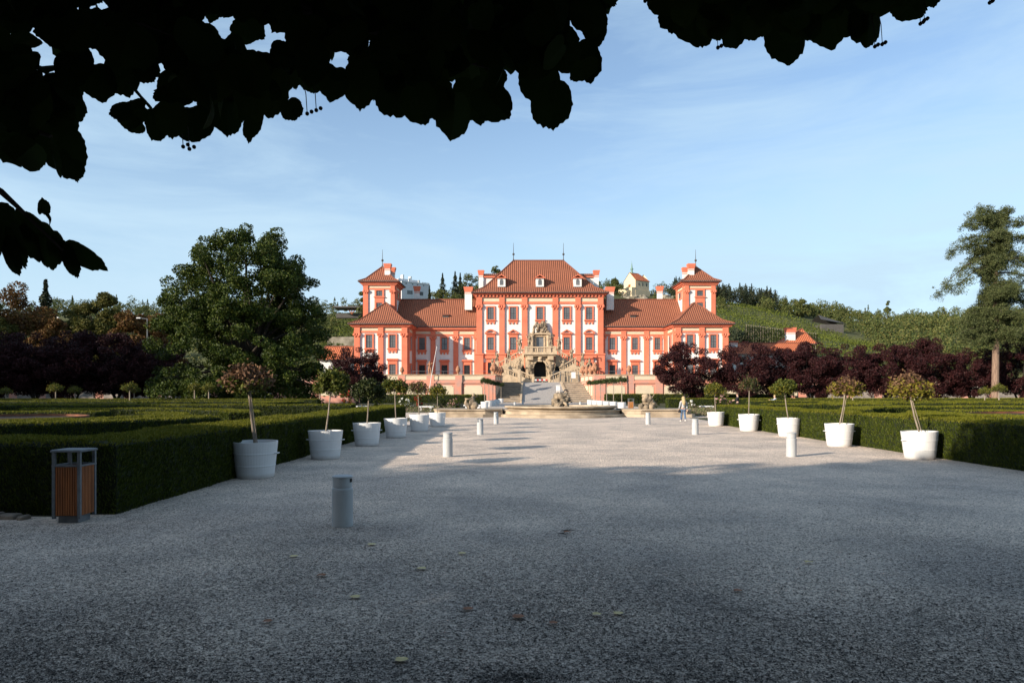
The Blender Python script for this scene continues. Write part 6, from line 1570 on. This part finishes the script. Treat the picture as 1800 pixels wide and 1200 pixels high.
# ================================================================ linden overhead
LB = np.array([(0, -.02), (.16, -.10), (.34, -.06), (.46, .12), (.48, .32), (.47, .55), (.36, .78), (.17, .93), (0, 1.03), (-.16, .92), (-.37, .78), (-.48, .54), (-.48, .32), (-.46, .10), (-.33, -.07), (-.15, -.10)])
def smooth_ring(P, k=2):
    n = len(P); out = []
    for i in range(n):
        p0, p1, p2, p3 = P[i-1], P[i], P[(i+1) % n], P[(i+2) % n]
        for j in range(k):
            t = j/k; out.append(.5*((2*p1)+(-p0+p2)*t+(2*p0-5*p1+4*p2-p3)*t*t+(-p0+3*p1-3*p2+p3)*t**3))
    return np.array(out)
LB = smooth_ring(LB, 3); LB = LB*(1+.012*np.array([(-1)**i for i in range(len(LB))]))[:, None]
def linden_leaves(C, size, down=0.75, face=0.0, ydir=None, narrow=1.0):
    n = len(C); k = len(LB)
    # leaf plane: mid rib points mostly down, blade faces any way
    y = unit(n)*0.75; y[:, 2] -= down
    if ydir is not None: y = np.asarray(ydir, float) + .15*unit(n)
    y /= np.linalg.norm(y, axis=1, keepdims=True)
    x = np.cross(y, unit(n)*.8+np.column_stack((np.zeros(n), face*np.ones(n), .2*np.ones(n)))); x /= np.linalg.norm(x, axis=1, keepdims=True); z = np.cross(x, y)
    fold = (.12+.5*rng.random(n)**2)[:, None]; curl = (rng.normal(size=n)*.18)[:, None]
    ring = np.vstack((LB, (0, .45)[0:2], (0, .8)))               # ring + two rib points
    jag = 1+.014*rng.normal(size=(n, len(ring)))
    u = ring[None, :, 0]*jag*narrow; v = ring[None, :, 1]*jag - .1; wz = fold*np.abs(u) + curl*v*v
    s = np.asarray(size)[:, None, None]
    V = C[:, None] + s*(u[..., None]*x[:, None] + v[..., None]*y[:, None] + wz[..., None]*z[:, None])
    A, B = k, k+1
    T = []
    for i in range(k):
        j = (i+1) % k; hi = (ring[i, 1]+ring[j, 1])/2 > .58; T.append((i, j, B if hi else A))
        if hi != ((ring[j, 1]+ring[(j+1) % k, 1])/2 > .58): T.append((j, B, A) if not hi else (j, A, B))
    T = np.array(T)
    Fq = (T[None] + (k+2)*np.arange(n)[:, None, None]).reshape(-1, 3)
    return V.reshape(-1, 3), Fq
bx_ = [-700, -60, 0, 40, 95, 130, 150, 215, 250, 330, 400, 450, 520, 560, 620, 690, 740, 800, 860, 900, 940, 975, 1003, 1040, 1062, 1090, 1160, 1180, 1230, 1262, 1300, 1345, 1400, 1440, 1490, 1540, 1580, 1620, 1680, 1760, 2400]
by_ = [330, 310, 290, 250, 300, 215, 150, 170, 215, 238, 232, 235, 200, 168, 172, 205, 210, 236, 205, 165, 175, 182, 140, 130, 60, 15, -15, 62, 88, 84, 50, 85, 96, 78, 62, 60, 42, 30, 2, -20, -60]
P_ = lambda p, q, y: (PX(p, y), y, PZ(q, y))
lt = thing('linden_tree', (-2.2, -1.4, 0), 'dark linden tree whose leafy branches hang across the top of the photo', 'tree', None)
CL, SZ = [], []
HOLES = [(62, 26, 8), (80, 84, 9), (98, 128, 10), (156, 100, 12), (192, 98, 16), (268, 135, 7), (288, 126, 8), (380, 45, 8), (470, 58, 15), (502, 70, 9), (548, 16, 6), (578, 58, 12), (598, 108, 15), (665, 50, 9), (795, 145, 9), (842, 106, 9), (922, 112, 15), (12, 88, 7), (132, 26, 8), (178, 5, 8), (616, 118, 12), (1000, 60, 14), (1095, 120, 40), (1015, 45, 12)]
tries = 0
while len(CL) < 2700 and tries < 400000:
    tries += 1
    p = rng.uniform(-250, 2000); y = rng.uniform(1.75, 3.1); s = rng.uniform(.075, .14)
    b = np.interp(p, bx_, by_)-34; ext = s*.85*1200/y
    top = -330
    q = b-ext-rng.random()**1.7*(b+330) if rng.random() < .8 else rng.uniform(top, b-ext)
    q += rng.normal()*14
    if q > b-ext*.7 or q < top: continue
    if any(abs(p-hx) < ext*.36+hr*.6 and -ext*.85-hr*.5 < q-hy < ext*.15+hr*.5 for hx, hy, hr in HOLES): continue
    CL.append(((p-900)*y/1200, y, EYE-(q-690)*y/1200)); SZ.append(s)
# the drooping twig at the left
for p, q, s in ((225, 192, .06), (232, 212, .055), (20, 240, .1), (60, 255, .1), (90, 270, .1), (125, 283, .095), (30, 215, .1), (1025, 110, .1), (965, 155, .11), (1040, 30, .1)):
    y = 1.85+.12*rng.random(); CL.append(((p-900)*y/1200, y, EYE-(q-690)*y/1200)); SZ.append(s)
EDGE = [(948, 118, 960, 192), (1015, 88, 1028, 152), (1036, 8, 1042, 74), (888, 98, 893, 168), (800, 172, 791, 243), (852, 160, 894, 208), (730, 160, 738, 221), (684, 145, 702, 204), (632, 120, 633, 190), (590, 125, 584, 174), (508, 180, 522, 216),
    (446, 195, 434, 249), (398, 182, 394, 238), (336, 196, 352, 255), (300, 190, 303, 242), (270, 198, 284, 253), (250, 190, 209, 198), (246, 216, 209, 214), (168, 120, 190, 172), (124, 95, 140, 160), (112, 255, 172, 312), (92, 232, 118, 303), (22, 222, 25, 293), (98, 152, 137, 172), (98, 204, 137, 212), (100, 228, 130, 240),
    (1188, 8, 1182, 58), (1220, 18, 1226, 97), (1290, 18, 1292, 90), (1378, 40, 1394, 108), (1455, 12, 1470, 84), (1350, 42, 1332, 64), (1528, 20, 1534, 80), (1592, -10, 1606, 44), (1632, -25, 1640, 12), (1420, 25, 1432, 70), (1500, 10, 1508, 66), (1262, 30, 1256, 70), (1325, 30, 1322, 74),
    (760, 150, 768, 212), (830, 150, 838, 218), (660, 120, 664, 180), (560, 110, 553, 160), (480, 150, 470, 200), (420, 170, 415, 215), (370, 180, 372, 228), (235, 160, 262, 200), (60, 210, 68, 275), (940, 90, 930, 160), (985, 60, 1000, 128), (205, 105, 225, 165)]
sE, kE, dE = [], [], []
for a, b_, c, d_ in EDGE:
    y = rng.uniform(1.75, 2.4); q = math.hypot(c-a, d_-b_)
    sE.append(P_(a, b_, y)); kE.append(q*y/1200/.93); dE.append(((c-a)/q, rng.normal()*.12, -(d_-b_)/q))
ve, fe = linden_leaves(np.array(sE), np.array(kE), 0, np.where(rng.random(len(sE)) < .8, 1.3, .45), np.array(dE))
CL = np.array(CL); SZ = np.array(SZ)
# canopy added above and behind the viewer to darken the near court (out of frame from here)
n2 = 80000; xx = rng.uniform(-12.5, 13, n2); yy = rng.uniform(-8, 4.8, n2); zz = rng.uniform(3.2, 10.5, n2)
ok = (((xx+.2)/12.4)**2 + ((yy+1.4)/6.4)**2 + ((zz-6.4)/4.2)**2 < 1) & (zz > EYE+.60*np.maximum(yy, 0)+.75)
C2 = np.column_stack((xx, yy, zz))[ok]
va, fa = linden_leaves(CL, SZ*(.8+.3*rng.random(len(CL))), .75, np.where(rng.random(len(CL)) < .85, 1.6, .2)); vb, fb = leaf_quads(C2, .2+.12*rng.random(len(C2)), .75)
SP = [(62, 402, .105, .1, -1), (80, 418, .1, .15, -1), (96, 428, .10, .75, -.66), (122, 436, .115, .80, -.60), (112, 440, .09, .5, -.85), (18, 408, .11, .3, -.95), (74, 372, .042, .05, 1), (82, 380, .035, .7, -.7), (-12, 372, .12, .2, -1), (30, 380, .1, .5, -.8), (-25, 400, .13, 0, -1), (48, 385, .09, .7, -.7), (8, 430, .1, .2, -1)]
sc_ = np.array([P_(a, b_, 1.9+.03*rng.random()) for a, b_, _, _, _ in SP]); vs_, fs_ = linden_leaves(sc_, np.array([q[2] for q in SP]), 0, np.array([.8]*len(SP)), np.array([(q[3], 0, q[4]) for q in SP]), np.where(np.array([q[3] for q in SP]) > .4, .5, .85)[:, None])
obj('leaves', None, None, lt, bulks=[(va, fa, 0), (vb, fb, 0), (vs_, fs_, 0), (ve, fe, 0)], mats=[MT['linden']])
mb = MB(); mb.tube([(-2.2, -1.4, -.1), (-2.2, -1.4, 2.2), (-2.1, -1.3, 4.5), (-2.3, -1.5, 9)], [.34, .27, .2, .05], 12); obj('trunk', mb, MT['darkbark'], lt)
mb = MB()
mb.tube([(-2.1, -1.3, 3.6), (-1.6, .4, 3.5), P_(300, -60, 2.4), P_(620, 40, 2.5), P_(860, 120, 2.4)], [.1, .07, .04, .02, .006], 7)
mb.tube([(-2.2, -1.3, 3.2), (-2.3, .3, 3.1), P_(-80, 180, 2.1), P_(90, 240, 1.95)], [.08, .05, .02, .005], 7)
mb.tube([(-2.3, .2, 3.1), P_(-90, 300, 2.0), P_(0, 335, 1.9), P_(40, 372, 1.9), P_(110, 440, 1.9)], [.04, .02, .009, .006, .003], 6)
mb.tube([(-2.1, -1.3, 4.0), (0, 1.0, 3.9), P_(900, -80, 2.6), P_(1250, -20, 2.5), P_(1560, 10, 2.5)], [.1, .06, .03, .012, .004], 7)
for q in range(60):
    i, j = rng.integers(0, len(CL), 2); a = CL[i]; near_ = CL[np.argsort(((CL-a)**2).sum(1))[1+rng.integers(1, 7)]]
    mb.tube([a, (a+near_)/2+(0, 0, .02), near_], [.003, .0035, .002], 4)
obj('branches', mb, MT['darkbark'], lt)
for px, py in ((322, 258), (333, 262), (540, 200), (556, 194), (1134, 2), (1538, 82), (1551, 78), (1618, 42), (1625, 36), (1262, 84), (1325, 40), (1740, 5)):
    mb = MB(); y = 2.1; c = P_(px, py, y); mb.tube([(c[0]-.02, c[1], c[2]+.13), (c[0]-.004, c[1], c[2]+.06), c], [.0016, .0014, .0012], 4)
    for d in ((0, 0, 0), (.012, .005, .008)): mb.blob((c[0]+d[0], c[1]+d[1], c[2]+d[2]), .0062, 2, .06, 10, 7)
    obj('fruit_cluster', mb, MT['darkbark'], lt)
# unseen lindens beside and behind the viewer; back row added to deepen court shade
av = [(z, a, b) for z, a, b in ((2.2, -2.2, 2.2), (3.6, -4.2, 4.2), (5.6, -4.9, 4.9), (7.6, -4.4, 4.4), (9.4, -3.0, 3.0), (10.6, -1.2, 1.2))]
av0 = None
lbl = 'tall unseen linden casting shade into view, outside the photo'
for i, (x, y, s) in enumerate([(-50+6.1*k, -6.6+.5*((k*7) % 3)-.4, (.85 if k < 4 else 1.09)+.03*((k*5) % 4-1.5)) for k in range(11)] + [(-44+7*k, -15-.7*((k*3) % 4), 1.05+.04*((k*5) % 3)) for k in range(9)] + [(-90, 62, 2.5), (-80, 46, 2.3), (-96, 78, 2.5), (-106, 96, 2.4), (-78, 70, 2.0), (-43, 4, .92), (-42, 12, .9), (-43, 20, .95), (-44, 28, .9)]):
    if av0 is None: o = av0 = tree('linden_tree', (0, 0, 0), av, 120, 1.05, 20000, .34, 'linden', 'darkbark', lbl, group='unseen shade lindens outside the photo', trunk=.3, nl=24, fork=2.4, inner=.3)  # unseen lindens; the back row is added for shade
    else: o = copy_tree(av0)
    place(o, (x, y, 0), i*2.1, s*SHADE_S if i < 20 else s, lbl)
# twigs
for px, py, ln, an, lb in ((998, 934, .17, .2, 'longer dark twig lying on the shaded gravel'), (988, 940, .1, -.1, 'short dark twig beside the longer one on the gravel')):
    Y = EYE*F/(py-690); x = PX(px, Y); mb = MB()
    mb.tube([(x-ln/2*cos(an), Y-ln/2*sin(an), .014), (x, Y+.006, .022), (x+ln/2*cos(an), Y+ln/2*sin(an), .013)], [.004, .006, .003], 6); mb.tube([(x, Y+.006, .02), (x+.03, Y+.035, .02)], [.003, .002], 5)
    tag(obj('twig', mb, MT['darkbark'], at=(x, Y, 0)), lb, 'twig', 'twigs on the gravel')
# fallen leaves
for i, (px, py, m) in enumerate(((1048, 1082, 'y'), (705, 1162, 'y'), (516, 979, 'y'), (625, 1051, 'y'), (822, 1072, 'b'), (910, 1086, 'b'), (972, 1097, 'b'), (1086, 1080, 'y'), (565, 1013, 'b'), (742, 1001, 'y'), (653, 958, 'y'), (996, 937, 'b'), (1296, 1040, 'b'), (1420, 990, 'y'), (470, 1094, 'b'), (812, 974, 'y'))):
    Y = EYE*F/(py-690); x = PX(px, Y); v, f = linden_leaves(np.array([(x, Y, .012)]), np.array([rng.uniform(.055, .085)]), 0)
    c = v.mean(0); v = v-c; # lay flat with a slight curl
    u_, s_, vt_ = np.linalg.svd(v, full_matrices=False); v2 = v @ vt_.T; v2[:, 2] = np.abs(v2[:, 2])*.8+.017; v2 = v2 + np.array((x, Y, 0))
    tag(obj('fallen_leaf', None, None, at=(x, Y, 0), bulks=[(v2, f, 0)], mats=[MT['dryleaf_'+m]]), 'dry %s leaf lying on the shaded gravel' % ('yellow' if m == 'y' else 'brown'), 'fallen leaf', 'fallen leaves on the gravel, '+('yellow' if m == 'y' else 'brown'))
